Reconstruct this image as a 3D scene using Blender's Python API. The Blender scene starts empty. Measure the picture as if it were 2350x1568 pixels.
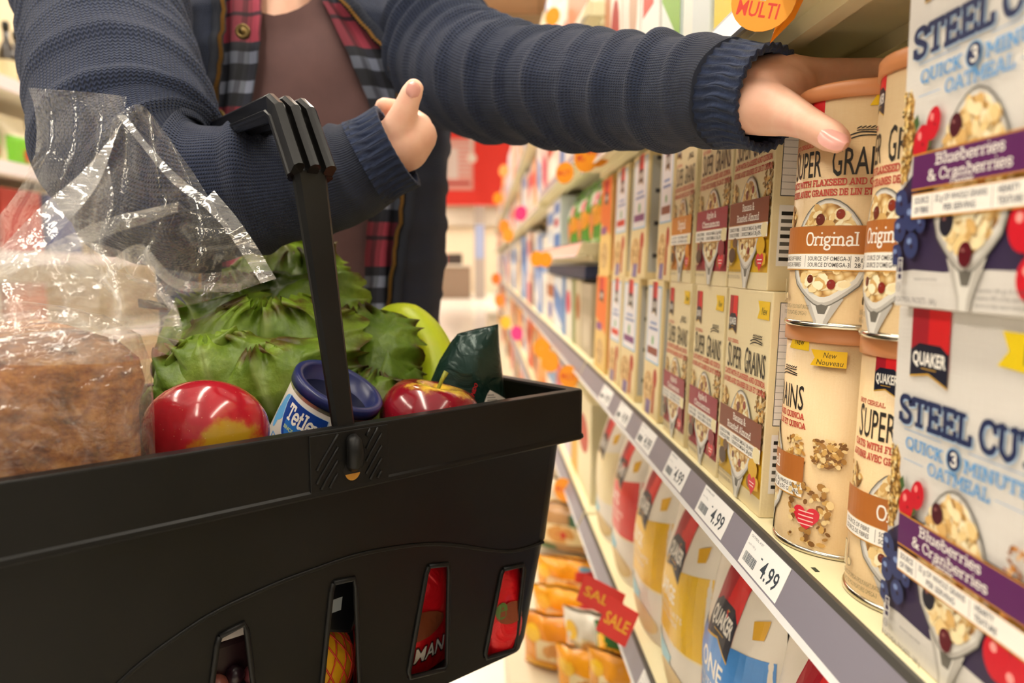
import bpy, bmesh, math, random
from mathutils import Vector, Matrix, noise
from mathutils.geometry import tessellate_polygon
R = random.Random(11)
pi = math.pi
sc = bpy.context.scene
COL = sc.collection

# ------------------------------------------------------------------ camera
FP = 1700.0                                   # focal length in pixels of the 2350 x 1568 frame
PITCH = math.atan(179 / FP); YAW = math.atan(65 * math.cos(PITCH) / FP)
EYE = Vector((0, 0, 1.05))
cF = Vector((math.sin(YAW) * math.cos(PITCH), math.cos(YAW) * math.cos(PITCH), -math.sin(PITCH)))
cR = Vector((math.cos(YAW), -math.sin(YAW), 0)); cU = cR.cross(cF)
cam = bpy.data.cameras.new('camera'); camo = bpy.data.objects.new('camera', cam); COL.objects.link(camo)
camo.matrix_world = Matrix(((cR.x, cU.x, -cF.x, EYE.x), (cR.y, cU.y, -cF.y, EYE.y), (cR.z, cU.z, -cF.z, EYE.z), (0, 0, 0, 1)))
cam.sensor_width = 36; cam.lens = FP / 2350 * 36
cam.clip_start = .01; cam.clip_end = 200
cam.dof.use_dof = True; cam.dof.focus_distance = .53; cam.dof.aperture_fstop = 5.0
sc.camera = camo

# ------------------------------------------------------------------ exposure, world, lamps
sc.view_settings.view_transform = 'Standard'; sc.view_settings.look = 'None'
sc.view_settings.gamma = 1; sc.view_settings.exposure = 0.02
sc.render.film_transparent = False
sc.cycles.use_denoising = True
sc.cycles.max_bounces = 10; sc.cycles.transparent_max_bounces = 24
w = bpy.data.worlds.new('store_ambient'); sc.world = w; w.use_nodes = True
_wt = w.node_tree; _bg = _wt.nodes['Background']; _bg.inputs[0].default_value = (1.0, .90, .76, 1)
_tc = _wt.nodes.new('ShaderNodeTexCoord'); _sx = _wt.nodes.new('ShaderNodeSeparateXYZ'); _mr = _wt.nodes.new('ShaderNodeMapRange')
_wt.links.new(_tc.outputs['Generated'], _sx.inputs[0]); _wt.links.new(_sx.outputs[2], _mr.inputs[0]); _wt.links.new(_mr.outputs[0], _bg.inputs[1])
for _k, _v in zip((1, 2, 3, 4), (-.5, .9, .10, .75)): _mr.inputs[_k].default_value = _v    # dim floor, bright ceiling
LAMP_STRENGTH = 30.0
LAMP_COLOUR = (1.0, .91, .77, 1)

def ray(px, py): return cF * FP + cR * (px - 1175) + cU * (784 - py)
def PX(px, py, Y):
    "the point of the place that lies at depth Y along the aisle on the sight line of a pixel"
    d = ray(px, py); return EYE + d * (Y / d.y)
def PZ(px, py, Z):
    d = ray(px, py); return EYE + d * ((Z - EYE.z) / d.z)
def PROJ(p):
    v = Vector(p) - EYE; k = v.dot(cF)
    return 1175 + FP * v.dot(cR) / k, 784 - FP * v.dot(cU) / k

# ------------------------------------------------------------------ materials
def lin(h, a=1.0):
    h = h.lstrip('#'); c = [int(h[i:i + 2], 16) / 255 for i in (0, 2, 4)]
    return tuple((x / 12.92 if x <= .04045 else ((x + .055) / 1.055) ** 2.4) for x in c) + (a,)
_M = {}
class NT:
    def __init__(s, name):
        s.m = bpy.data.materials.new(name); s.m.use_nodes = True; s.t = s.m.node_tree
        s.b = s.t.nodes['Principled BSDF']; s.out = s.t.nodes['Material Output']
    def n(s, kind, **kw):
        x = s.t.nodes.new('ShaderNode' + kind)
        for k, v in kw.items():
            if k.startswith('i_'):
                x.inputs[k[2:].replace('_', ' ')].default_value = v
            else: setattr(x, k, v)
        return x
    def l(s, a, b): s.t.links.new(a, b)
    def ramp(s, src, stops, const=False):
        r = s.n('ValToRGB'); cr = r.color_ramp
        if const: cr.interpolation = 'CONSTANT'
        while len(cr.elements) < len(stops): cr.elements.new(.5)
        for e, (p, c) in zip(cr.elements, stops): e.position = p; e.color = lin(c) if isinstance(c, str) else c
        s.l(src, r.inputs[0]); return r.outputs[0]
    def coord(s, which='Object', scale=None):
        c = s.n('TexCoord').outputs[which]
        if scale:
            mp = s.n('Mapping'); mp.inputs['Scale'].default_value = scale; s.l(c, mp.inputs[0]); c = mp.outputs[0]
        return c
    def noise(s, co, scale, detail=4, rough=.55, dist=0):
        x = s.n('TexNoise'); x.inputs['Scale'].default_value = scale; x.inputs['Detail'].default_value = detail
        x.inputs['Roughness'].default_value = rough; x.inputs['Distortion'].default_value = dist
        s.l(co, x.inputs['Vector']); return x.outputs['Fac']
    def mix(s, fac, a, b, mode='MIX'):
        x = s.n('Mix', data_type='RGBA', blend_type=mode)
        for v, i in ((fac, 0), (a, 6), (b, 7)):
            if isinstance(v, (int, float)): x.inputs[i].default_value = v
            elif isinstance(v, str): x.inputs[i].default_value = lin(v)
            elif isinstance(v, tuple): x.inputs[i].default_value = v
            else: s.l(v, x.inputs[i])
        return x.outputs[2]
    def math(s, op, a, b=0):
        x = s.n('Math', operation=op)
        for v, i in ((a, 0), (b, 1)):
            if isinstance(v, (int, float)): x.inputs[i].default_value = v
            else: s.l(v, x.inputs[i])
        return x.outputs[0]
    def bump(s, h, strength=.3, dist=.001):
        x = s.n('Bump'); x.inputs['Strength'].default_value = strength; x.inputs['Distance'].default_value = dist
        s.l(h, x.inputs['Height']); s.l(x.outputs[0], s.b.inputs['Normal']); return x
    def set(s, **kw):
        for k, v in kw.items(): s.b.inputs[k.replace('_', ' ')].default_value = v
def M(hexc, rough=.5, metal=0, spec=.4, name=None):
    key = (hexc, rough, metal, spec)
    if key not in _M:
        t = NT(name or 'print_' + hexc.lstrip('#')); t.set(Base_Color=lin(hexc), Roughness=rough, Metallic=metal)
        t.b.inputs['Specular IOR Level'].default_value = spec
        _M[key] = t.m
    return _M[key]
def mk(name, fn):
    if name not in _M:
        t = NT(name); fn(t); _M[name] = t.m
    return _M[name]

def _linen(t, a, b, sc_=900):
    co = t.coord('Object')
    n1 = t.noise(t.coord('Object', (1, 1, .06)), sc_, 2); n2 = t.noise(t.coord('Object', (1, .06, 1)), sc_, 2)
    h = t.math('ADD', n1, n2)
    t.l(t.mix(t.math('MULTIPLY', h, .5), a, b), t.b.inputs['Base Color']); t.bump(h, .35, .0004); t.set(Roughness=.42)
CARD_GREY = lambda: mk('linen_grey_card', lambda t: _linen(t, '#cfc9c2', '#dedad4'))
CARD_TAN = lambda: mk('linen_tan_card', lambda t: _linen(t, '#dfbd8a', '#e9cfa3'))
CARD_CREAM = lambda: mk('cream_card', lambda t: _linen(t, '#e6d3a4', '#eeddb4', 500))
def _oats(t):
    co = t.coord('Object')
    v = t.n('TexVoronoi'); v.inputs['Scale'].default_value = 170; t.l(co, v.inputs['Vector'])
    n = t.noise(co, 60, 4)
    f = t.math('ADD', t.math('MULTIPLY', v.outputs['Distance'], .9), t.math('MULTIPLY', n, .45))
    t.l(t.ramp(f, [(.25, '#f3e3b8'), (.5, '#e3c68c'), (.72, '#c79a5a'), (.95, '#8f6230')]), t.b.inputs['Base Color']); t.set(Roughness=.45)
OATS = lambda: mk('porridge_print', _oats)
def _grain(t):
    co = t.coord('Object')
    v = t.n('TexVoronoi'); v.inputs['Scale'].default_value = 330; t.l(co, v.inputs['Vector'])
    t.l(t.ramp(v.outputs['Distance'], [(.1, '#e6c47e'), (.45, '#c3964c'), (.75, '#7c5520'), (1, '#5a3a14')]), t.b.inputs['Base Color'])
GRAIN = lambda: mk('dry_grain_print', _grain)
def _emit(t, col, st):
    t.set(Base_Color=(1, 1, 1, 1)); t.b.inputs['Emission Color'].default_value = col; t.b.inputs['Emission Strength'].default_value = st
LAMP = lambda: mk('fluorescent_tube', lambda t: _emit(t, LAMP_COLOUR, LAMP_STRENGTH))

# ------------------------------------------------------------------ mesh builder
class MB:
    def __init__(s): s.v = []; s.f = []; s.mi = []; s.sm = []; s.uv = []; s.mats = []
    def m(s, mat):
        if mat not in s.mats: s.mats.append(mat)
        return s.mats.index(mat)
    def face(s, idx, mat, smooth=False, uv=None):
        s.f.append(tuple(idx)); s.mi.append(s.m(mat)); s.sm.append(smooth); s.uv.append(uv)
    def poly(s, pts, mat, smooth=False, uv=None):
        b = len(s.v); s.v += [tuple(p) for p in pts]; s.face(range(b, b + len(pts)), mat, smooth, uv)
    def box(s, lo, hi, mat, T=None, bev=0):
        x0, y0, z0 = lo; x1, y1, z1 = hi
        if bev:
            bm = bmesh.new(); bmesh.ops.create_cube(bm, size=1)
            for v in bm.verts: v.co = Vector(((x0 + x1) / 2 + v.co.x * (x1 - x0), (y0 + y1) / 2 + v.co.y * (y1 - y0), (z0 + z1) / 2 + v.co.z * (z1 - z0)))
            bmesh.ops.bevel(bm, geom=bm.edges[:], offset=bev, segments=2, affect='EDGES', profile=.5)
            s.addbm(bm, mat, T); return
        P = [Vector(p) for p in ((x0, y0, z0), (x1, y0, z0), (x1, y1, z0), (x0, y1, z0), (x0, y0, z1), (x1, y0, z1), (x1, y1, z1), (x0, y1, z1))]
        if T: P = [T @ p for p in P]
        b = len(s.v); s.v += [tuple(p) for p in P]
        for q in ((3, 2, 1, 0), (4, 5, 6, 7), (0, 1, 5, 4), (1, 2, 6, 5), (2, 3, 7, 6), (3, 0, 4, 7)): s.face([b + i for i in q], mat)
    def addbm(s, bm, mat, T=None, smooth=False):
        b = len(s.v); bm.verts.index_update()
        s.v += [tuple(T @ v.co if T else v.co) for v in bm.verts]
        for f in bm.faces: s.face([b + v.index for v in f.verts], mat, smooth)
        bm.free()
    def grid(s, rows, mat, smooth=True, close_u=False, uvs=True, cap0=False, cap1=False):
        "rows of points; u runs along a row, v from row to row"
        b = len(s.v); n = len(rows[0]); m = len(rows)
        for r in rows: s.v += [tuple(p) for p in r]
        for j in range(m - 1):
            for i in range(n if close_u else n - 1):
                k = (i + 1) % n
                uv = [(i / n, j / (m - 1)), ((i + 1) / n, j / (m - 1)), ((i + 1) / n, (j + 1) / (m - 1)), (i / n, (j + 1) / (m - 1))] if uvs else None
                s.face((b + j * n + i, b + j * n + k, b + (j + 1) * n + k, b + (j + 1) * n + i), mat, smooth, uv)
        if cap0: s.face([b + i for i in range(n)][::-1], mat, smooth)
        if cap1: s.face([b + (m - 1) * n + i for i in range(n)], mat, smooth)
    def lathe(s, prof, mat, n=48, T=None, smooth=True, cap0=True, cap1=True):
        rows = []
        for r, z in prof:
            row = [Vector((r * math.cos(2 * pi * i / n), r * math.sin(2 * pi * i / n), z)) for i in range(n)]
            rows.append([T @ p for p in row] if T else row)
        s.grid(rows, mat, smooth, True, True, cap0, cap1)
    def tube(s, path, rad, mat, n=12, sq=1.0, caps=True, up=Vector((0, 0, 1)), smooth=True):
        s.grid(sweep(path, rad, n, sq, up), mat, smooth, True, True, caps, caps)
    def ball(s, c, r, mat, n=16, m=10, T=None):
        c = Vector(c); r = Vector((r, r, r)) if isinstance(r, (int, float)) else Vector(r)
        rows = []
        for j in range(m + 1):
            a = -pi / 2 + pi * max(.02, min(.98, j / m))
            row = [Vector((r.x * math.cos(a) * math.cos(2 * pi * i / n), r.y * math.cos(a) * math.sin(2 * pi * i / n), r.z * math.sin(a))) for i in range(n)]
            rows.append([c + (T @ p if T else p) for p in row])
        s.grid(rows, mat, True, True, True, True, True)
    def mesh(s, name):
        me = bpy.data.meshes.new(name)
        me.from_pydata(s.v, [], s.f)
        for m in s.mats: me.materials.append(m)
        me.polygons.foreach_set('material_index', s.mi); me.polygons.foreach_set('use_smooth', s.sm)
        if any(u for u in s.uv):
            ul = me.uv_layers.new(name='UVMap'); k = 0
            for p, u in zip(me.polygons, s.uv):
                for i in range(p.loop_total):
                    if u: ul.data[p.loop_start + i].uv = u[i]
        me.update(); return me
    def build(s, name, parent=None, T=None):
        o = bpy.data.objects.new(name, s.mesh(name)); COL.objects.link(o)
        if parent: o.parent = parent
        if T: o.matrix_basis = T
        return o
def sweep(path, rad, n=12, sq=1.0, up=Vector((0, 0, 1))):
    path = [Vector(p) for p in path]; rows = []
    for j, p in enumerate(path):
        t = (path[min(j + 1, len(path) - 1)] - path[max(j - 1, 0)]).normalized()
        a = t.cross(up)
        a = a.normalized() if a.length > 1e-4 else Vector((1, 0, 0))
        b = t.cross(a)
        r = rad[j] if isinstance(rad, list) else rad
        ra, rb = r if isinstance(r, (list, tuple)) else (r, r * sq)
        rows.append([p + a * ra * math.cos(2 * pi * i / n) + b * rb * math.sin(2 * pi * i / n) for i in range(n)])
    return rows
def spline(pts, k=8):
    "smooth curve through points of any dimension (tuples)"
    P = [tuple(p) for p in pts]; out = []
    for i in range(len(P) - 1):
        p0, p1, p2, p3 = P[max(i - 1, 0)], P[i], P[i + 1], P[min(i + 2, len(P) - 1)]
        for j in range(k):
            t = j / k
            out.append(tuple(.5 * (2 * b + (c - a) * t + (2 * a - 5 * b + 4 * c - d) * t * t + (3 * b - a - 3 * c + d) * t ** 3) for a, b, c, d in zip(p0, p1, p2, p3)))
    out.append(P[-1]); return out
def lerp_at(tab, x):
    "piecewise linear table [(x, y)]"
    if x <= tab[0][0]: return tab[0][1]
    for (a, b), (c, d) in zip(tab, tab[1:]):
        if x <= c: return b + (d - b) * (x - a) / (c - a)
    return tab[-1][1]

def tag(o, label, cat, group=None):
    o['label'] = label; o['category'] = cat
    if group: o['group'] = group
    return o
def thing(name, label, cat, loc=(0, 0, 0), group=None, T=None):
    o = bpy.data.objects.new(name, None); COL.objects.link(o); o.empty_display_size = .05
    o.matrix_basis = T if T else Matrix.Translation(loc)
    return tag(o, label, cat, group)
def struct(o): o['kind'] = 'structure'; return o
def dup(root, T, label=None, group=None):
    r = root.copy(); COL.objects.link(r); r.matrix_basis = T
    if label: r['label'] = label
    if group: r['group'] = group
    for ch in list(root.children):
        c = ch.copy(); COL.objects.link(c); c.parent = r
        for g in ch.children:
            d = g.copy(); COL.objects.link(d); d.parent = c
    return r
# ------------------------------------------------------------------ lettering
def _c(*p): return ('c', p)
def _l(*p): return ('l', p)
# slab-serif strokes: (width, strokes, serif feet)
GL = {
'S': (.68, [_c((.58, .74), (.5, .91), (.33, .95), (.16, .9), (.09, .74), (.18, .59), (.42, .47), (.59, .33), (.55, .12), (.36, .05), (.18, .09), (.09, .26)), _l((.585, .64), (.585, .95)), _l((.085, .05), (.085, .36))], []),
'T': (.76, [_l((.38, 0), (.38, 1)), _l((.03, .94), (.73, .94)), _l((.07, .68), (.07, 1)), _l((.69, .68), (.69, 1))], [(.38, 0)]),
'E': (.70, [_l((.17, 0), (.17, 1)), _l((.02, .94), (.62, .94)), _l((.17, .5), (.5, .5)), _l((.02, .06), (.65, .06)), _l((.6, .7), (.6, 1)), _l((.63, 0), (.63, .32)), _l((.48, .36), (.48, .64))], []),
'L': (.66, [_l((.17, 0), (.17, 1)), _l((.02, .06), (.6, .06)), _l((.58, 0), (.58, .36))], [(.17, 1)]),
'C': (.74, [_c((.64, .72), (.55, .9), (.39, .95), (.19, .85), (.08, .5), (.19, .15), (.39, .05), (.57, .11), (.67, .28)), _l((.645, .64), (.645, .96))], []),
'U': (.80, [_c((.16, 1), (.16, .6), (.17, .25), (.4, .05), (.63, .25), (.64, .6), (.64, 1))], [(.16, 1), (.64, 1)]),
'Q': (.84, [_c((.42, .95), (.2, .87), (.08, .5), (.2, .13), (.42, .05), (.64, .13), (.76, .5), (.64, .87), (.42, .95)), _l((.48, .2), (.76, -.08))], []),
'O': (.84, [_c((.42, .95), (.2, .87), (.08, .5), (.2, .13), (.42, .05), (.64, .13), (.76, .5), (.64, .87), (.42, .95))], []),
'I': (.36, [_l((.18, 0), (.18, 1))], [(.18, 0), (.18, 1)]),
'K': (.78, [_l((.17, 0), (.17, 1)), _l((.17, .4), (.6, 1)), _l((.32, .58), (.64, 0))], [(.17, 0), (.17, 1), (.6, 1), (.64, 0)]),
'M': (.98, [_l((.16, 0), (.16, 1)), _l((.16, .97), (.49, .3)), _l((.49, .3), (.82, .97)), _l((.82, 0), (.82, 1))], [(.16, 0), (.12, 1), (.86, 1), (.82, 0)]),
'N': (.84, [_l((.16, 0), (.16, 1)), _l((.16, .98), (.66, .02)), _l((.66, 0), (.66, 1))], [(.16, 0), (.12, 1), (.66, 1)]),
'A': (.86, [_l((.12, 0), (.43, 1)), _l((.43, 1), (.74, 0)), _l((.23, .32), (.63, .32))], [(.12, 0), (.74, 0)]),
'W': (1.1, [_l((.1, 1), (.3, 0)), _l((.3, 0), (.54, .9)), _l((.54, .9), (.78, 0)), _l((.78, 0), (.98, 1))], [(.1, 1), (.98, 1)]),
'F': (.66, [_l((.17, 0), (.17, 1)), _l((.02, .94), (.6, .94)), _l((.17, .5), (.48, .5)), _l((.58, .68), (.58, 1))], [(.17, 0)]),
'H': (.86, [_l((.16, 0), (.16, 1)), _l((.68, 0), (.68, 1)), _l((.16, .5), (.68, .5))], [(.16, 0), (.16, 1), (.68, 0), (.68, 1)]),
'X': (.80, [_l((.12, 0), (.66, 1)), _l((.12, 1), (.66, 0))], [(.12, 0), (.66, 0), (.12, 1), (.66, 1)]),
'D': (.80, [_l((.17, 0), (.17, 1)), _c((.02, .94), (.35, .94), (.62, .85), (.71, .5), (.62, .15), (.35, .06), (.02, .06))], []),
'V': (.82, [_l((.1, 1), (.41, 0)), _l((.41, 0), (.72, 1))], [(.1, 1), (.72, 1)]),
'G': (.82, [_c((.66, .74), (.57, .9), (.4, .95), (.2, .86), (.08, .5), (.2, .14), (.42, .05), (.66, .12)), _l((.66, 0), (.66, .42)), _l((.48, .42), (.76, .42)), _l((.665, .66), (.665, .96))], []),
'R': (.80, [_l((.17, 0), (.17, 1)), _c((.02, .94), (.4, .94), (.58, .87), (.63, .71), (.57, .55), (.4, .48), (.17, .48)), _l((.42, .48), (.62, .05))], [(.17, 0), (.66, 0)]),
'B': (.78, [_l((.17, 0), (.17, 1)), _c((.02, .94), (.4, .94), (.57, .88), (.6, .74), (.54, .58), (.17, .53)), _c((.4, .53), (.6, .45), (.66, .28), (.58, .11), (.4, .06), (.02, .06))], []),
'P': (.74, [_l((.17, 0), (.17, 1)), _c((.02, .94), (.42, .94), (.6, .86), (.64, .69), (.58, .52), (.42, .44), (.17, .44))], [(.17, 0)]),
'Y': (.80, [_l((.4, 0), (.4, .45)), _l((.1, 1), (.4, .45)), _l((.4, .45), (.7, 1))], [(.4, 0), (.1, 1), (.7, 1)]),
'&': (.86, [_c((.74, .02), (.5, .28), (.22, .66), (.2, .86), (.36, .95), (.5, .84), (.45, .66), (.18, .42), (.1, .22), (.24, .06), (.45, .06), (.64, .24), (.7, .44))], [(.74, .0), (.7, .46)]),
'3': (.62, [_c((.1, .8), (.2, .92), (.34, .95), (.5, .86), (.5, .64), (.3, .53)), _c((.3, .53), (.53, .44), (.54, .16), (.34, .05), (.18, .08), (.08, .22))], []),
'b': (.66, [_l((.14, 0), (.14, 1)), _c((.14, .55), (.32, .66), (.5, .58), (.55, .34), (.49, .1), (.32, .02), (.14, .12))], [(.1, 1)]),
'l': (.34, [_l((.17, 0), (.17, 1))], [(.17, 0), (.12, 1)]),
'u': (.70, [_c((.14, .66), (.14, .3), (.18, .08), (.34, .02), (.52, .16)), _l((.52, 0), (.52, .66))], [(.1, .66), (.48, .66), (.57, 0)]),
'e': (.62, [_c((.1, .36), (.53, .36), (.52, .54), (.33, .66), (.14, .56), (.08, .34), (.15, .1), (.34, .02), (.52, .12))], []),
'r': (.52, [_l((.16, 0), (.16, .66)), _c((.16, .4), (.24, .58), (.36, .65), (.46, .6))], [(.16, 0), (.12, .66)]),
'i': (.34, [_l((.17, 0), (.17, .66)), _l((.17, .86), (.17, .99))], [(.17, 0), (.13, .66)]),
's': (.54, [_c((.44, .5), (.4, .62), (.27, .65), (.13, .6), (.12, .46), (.27, .36), (.43, .25), (.42, .07), (.26, .02), (.13, .06), (.1, .18))], []),
'n': (.72, [_l((.16, 0), (.16, .66)), _c((.16, .42), (.24, .58), (.38, .65), (.52, .55), (.54, .3), (.54, 0))], [(.16, 0), (.12, .66), (.54, 0)]),
'm': (1.04, [_l((.16, 0), (.16, .66)), _c((.16, .42), (.24, .58), (.36, .65), (.48, .55), (.5, .3), (.5, 0)), _c((.5, .42), (.58, .58), (.7, .65), (.82, .55), (.84, .3), (.84, 0))], [(.16, 0), (.12, .66), (.5, 0), (.84, 0)]),
'a': (.66, [_c((.12, .54), (.22, .64), (.36, .65), (.48, .54), (.49, .3), (.49, .02)), _c((.49, .36), (.26, .36), (.11, .28), (.11, .1), (.26, .02), (.42, .08), (.49, .2))], [(.54, 0)]),
'o': (.66, [_c((.33, .65), (.15, .58), (.08, .34), (.15, .1), (.33, .02), (.51, .1), (.58, .34), (.51, .58), (.33, .65))], []),
'v': (.66, [_l((.1, .66), (.33, .02)), _l((.33, .02), (.56, .66))], [(.1, .66), (.56, .66)]),
'w': (.92, [_l((.08, .66), (.26, .02)), _l((.26, .02), (.46, .6)), _l((.46, .6), (.66, .02)), _l((.66, .02), (.84, .66))], [(.08, .66), (.84, .66)]),
'g': (.66, [_c((.3, .65), (.12, .56), (.1, .36), (.3, .26), (.48, .36), (.47, .56), (.3, .65)), _c((.16, .26), (.14, .14), (.36, .06), (.54, -.04), (.5, -.22), (.3, -.28), (.1, -.2), (.14, -.04), (.3, .06)), _l((.45, .6), (.58, .66))], []),
't': (.48, [_c((.18, .92), (.18, .5), (.18, .15), (.28, .02), (.42, .06)), _l((.02, .63), (.4, .63))], []),
'y': (.66, [_l((.1, .66), (.33, .05)), _c((.56, .66), (.36, .1), (.24, -.2), (.1, -.26))], [(.1, .66), (.56, .66)]),
'd': (.70, [_l((.52, 0), (.52, 1)), _c((.52, .55), (.34, .66), (.16, .58), (.1, .34), (.16, .1), (.34, .02), (.52, .12))], [(.48, 1), (.56, 0)]),
'p': (.68, [_l((.15, -.28), (.15, .66)), _c((.15, .55), (.32, .66), (.5, .58), (.56, .34), (.5, .1), (.32, .02), (.15, .12))], [(.1, .66), (.15, -.28)]),
'h': (.72, [_l((.15, 0), (.15, 1)), _c((.15, .42), (.24, .58), (.38, .65), (.52, .55), (.54, .3), (.54, 0))], [(.15, 0), (.1, 1), (.54, 0)]),
' ': (.34, [], []),
}
def slab(txt, T=.13, serif=.11):
    "convex pieces of a slab-serif line of text, cap height 1; returns pieces, width"
    out = []; x = 0; h = T / 2
    for ch in txt:
        wd, strokes, feet = GL.get(ch, GL[' '])
        for kind, pts in strokes:
            P = spline(pts, 4) if kind == 'c' else list(pts)
            for a, b in zip(P, P[1:]):
                dx, dy = b[0] - a[0], b[1] - a[1]; L = math.hypot(dx, dy) or 1e-6
                ex = h * .5 if kind == 'c' else 0
                ux, uy = dx / L, dy / L; nx, ny = -uy * h, ux * h
                a2 = (a[0] - ux * ex + x, a[1] - uy * ex); b2 = (b[0] + ux * ex + x, b[1] + uy * ex)
                out.append([(a2[0] - nx, a2[1] - ny), (b2[0] - nx, b2[1] - ny), (b2[0] + nx, b2[1] + ny), (a2[0] + nx, a2[1] + ny)])
        for fx, fy in feet:
            y0 = fy if fy <= 0 else fy - T * .8
            out.append([(x + fx - h - serif, y0), (x + fx + h + serif, y0), (x + fx + h + serif, y0 + T * .8), (x + fx - h - serif, y0 + T * .8)])
        x += wd
    return out, x
_SANS = {}; _CAPH = [None]
def sans(txt, bold=0.0):
    "triangles of a line of plain text, cap height 1"
    key = (txt, bold)
    if key in _SANS: return _SANS[key]
    def tris(t):
        cu = bpy.data.curves.new('t', 'FONT'); cu.body = t; cu.size = 1; cu.resolution_u = 2; cu.offset = bold
        o = bpy.data.objects.new('t', cu); me = bpy.data.meshes.new_from_object(o)
        me.calc_loop_triangles()
        V = [(v.co.x, v.co.y) for v in me.vertices]
        r = [[V[i] for i in lt.vertices] for lt in me.loop_triangles]
        bpy.data.objects.remove(o); bpy.data.curves.remove(cu); bpy.data.meshes.remove(me); return r
    if _CAPH[0] is None:
        h = tris('H'); _CAPH[0] = max(p[1] for t in h for p in t)
    k = 1 / _CAPH[0]
    r = [[(p[0] * k, p[1] * k) for p in t] for t in tris(txt)]
    x0 = min((p[0] for t in r for p in t), default=0); x1 = max((p[0] for t in r for p in t), default=0)
    r = [[(p[0] - x0, p[1]) for p in t] for t in r]
    _SANS[key] = (r, x1 - x0); return _SANS[key]

class Pr:
    "printing laid on a surface: fn(u, v, h) gives the point h above the surface"
    def __init__(s, mb, fn, curved=0, h0=6e-5, dh=5e-6, clip=None, cv=0):
        s.mb, s.fn, s.curved, s.h, s.dh, s.clip, s.cv = mb, fn, curved, h0, dh, clip, cv
    def _conv(s, pts, mat, h):
        if s.clip: pts = cut(pts, *s.clip)
        if len(pts) < 3: return
        if s.curved:
            k = s.curved; u0 = min(p[0] for p in pts); u1 = max(p[0] for p in pts)
            for i in range(math.floor(u0 / k), math.ceil(u1 / k)):
                ua, ub = i * k, (i + 1) * k; q = cut(pts, ua, ub) if u0 < ua or u1 > ub else pts
                if len(q) < 3: continue
                if not s.cv:
                    P = []
                    for u, v in q:
                        t = (u - ua) / k; P.append(s.fn(ua, v, h) if t <= 0 else s.fn(ub, v, h) if t >= 1 else Vector(s.fn(ua, v, h)).lerp(Vector(s.fn(ub, v, h)), t))
                    s.mb.poly(P, mat); continue
                z = [(v, u) for u, v in q]; c = s.cv
                for j in range(math.floor(min(a[0] for a in z) / c), math.ceil(max(a[0] for a in z) / c)):
                    va, vb = j * c, (j + 1) * c; y = cut(z, va, vb)
                    if len(y) < 3: continue
                    A, B, C, D = (Vector(s.fn(*w_, h)) for w_ in ((ua, va), (ub, va), (ua, vb), (ub, vb)))
                    s.mb.poly([A.lerp(B, (u - ua) / k).lerp(C.lerp(D, (u - ua) / k), (v - va) / c) for v, u in y], mat)
        else: s.mb.poly([s.fn(u, v, h) for u, v in pts], mat)
    def convex(s, pts, mat): s.h += s.dh; s._conv(list(pts), mat, s.h)
    def poly(s, pts, mat):
        s.h += s.dh
        t = tessellate_polygon([[Vector((p[0], p[1], 0)) for p in pts]])
        for tri in t: s._conv([pts[i] for i in tri], mat, s.h)
    def rect(s, u0, v0, u1, v1, mat): s.convex([(u0, v0), (u1, v0), (u1, v1), (u0, v1)], mat)
    def ell(s, cu, cv, ru, rv, mat, n=20, rot=0, a0=0, a1=2 * pi):
        c, d = math.cos(rot), math.sin(rot)
        s.convex([(cu + ru * math.cos(a) * c - rv * math.sin(a) * d, cv + ru * math.cos(a) * d + rv * math.sin(a) * c) for a in (a0 + (a1 - a0) * i / n for i in range(n if a1 - a0 > 6.2 else n + 1))], mat)
    def line(s, pts, t, mat):
        s.h += s.dh
        for a, b in zip(pts, pts[1:]):
            dx, dy = b[0] - a[0], b[1] - a[1]; L = math.hypot(dx, dy) or 1e-9; nx, ny = -dy / L * t / 2, dx / L * t / 2
            s._conv([(a[0] - nx, a[1] - ny), (b[0] - nx, b[1] - ny), (b[0] + nx, b[1] + ny), (a[0] + nx, a[1] + ny)], mat, s.h)
    def text(s, txt, u, v, ch, mat, w=None, font='sans', al='l', bold=0.0, rot=0, cond=1.0, T=.13, shear=0):
        s.h += s.dh
        P, tw = slab(txt, T) if font == 'slab' else sans(txt, bold)
        k = (w / tw) if w else ch * cond
        W = tw * k; off = {'l': 0, 'c': -W / 2, 'r': -W}[al]; c, d = math.cos(rot), math.sin(rot)
        for i, q in enumerate(P):
            pts = [(off + p[0] * k + shear * p[1] * ch, p[1] * ch) for p in q]
            s._conv([(u + a * c - b * d, v + a * d + b * c) for a, b in pts], mat, s.h + (i % 7) * 4e-6)
        s.h += 2.4e-5 if font == 'slab' else 0
        return W
    def oats(s, n, region, size, cols, seed=1):
        r = random.Random(seed); k = 0; t = 0
        while k < n and t < n * 40:
            t += 1
            u, v = region[0] + (region[2] - region[0]) * r.random(), region[1] + (region[3] - region[1]) * r.random()
            if len(region) > 4 and not region[4](u, v): continue
            a = size * (.6 + .8 * r.random()); s.ell(u, v, a, a * (.45 + .4 * r.random()), r.choice(cols), 7, r.random() * pi); k += 1
def cut(pts, u0, u1):
    "clip a convex polygon to u0 <= u <= u1"
    for sg, lim in ((1, u0), (-1, u1)):
        out = []
        for i, p in enumerate(pts):
            q = pts[(i + 1) % len(pts)]; a = sg * (p[0] - lim); b = sg * (q[0] - lim)
            if a >= 0: out.append(p)
            if (a > 0 > b) or (a < 0 < b):
                t = a / (a - b); out.append((p[0] + (q[0] - p[0]) * t, p[1] + (q[1] - p[1]) * t))
        pts = out
        if len(pts) < 3: return []
    return pts
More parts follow.
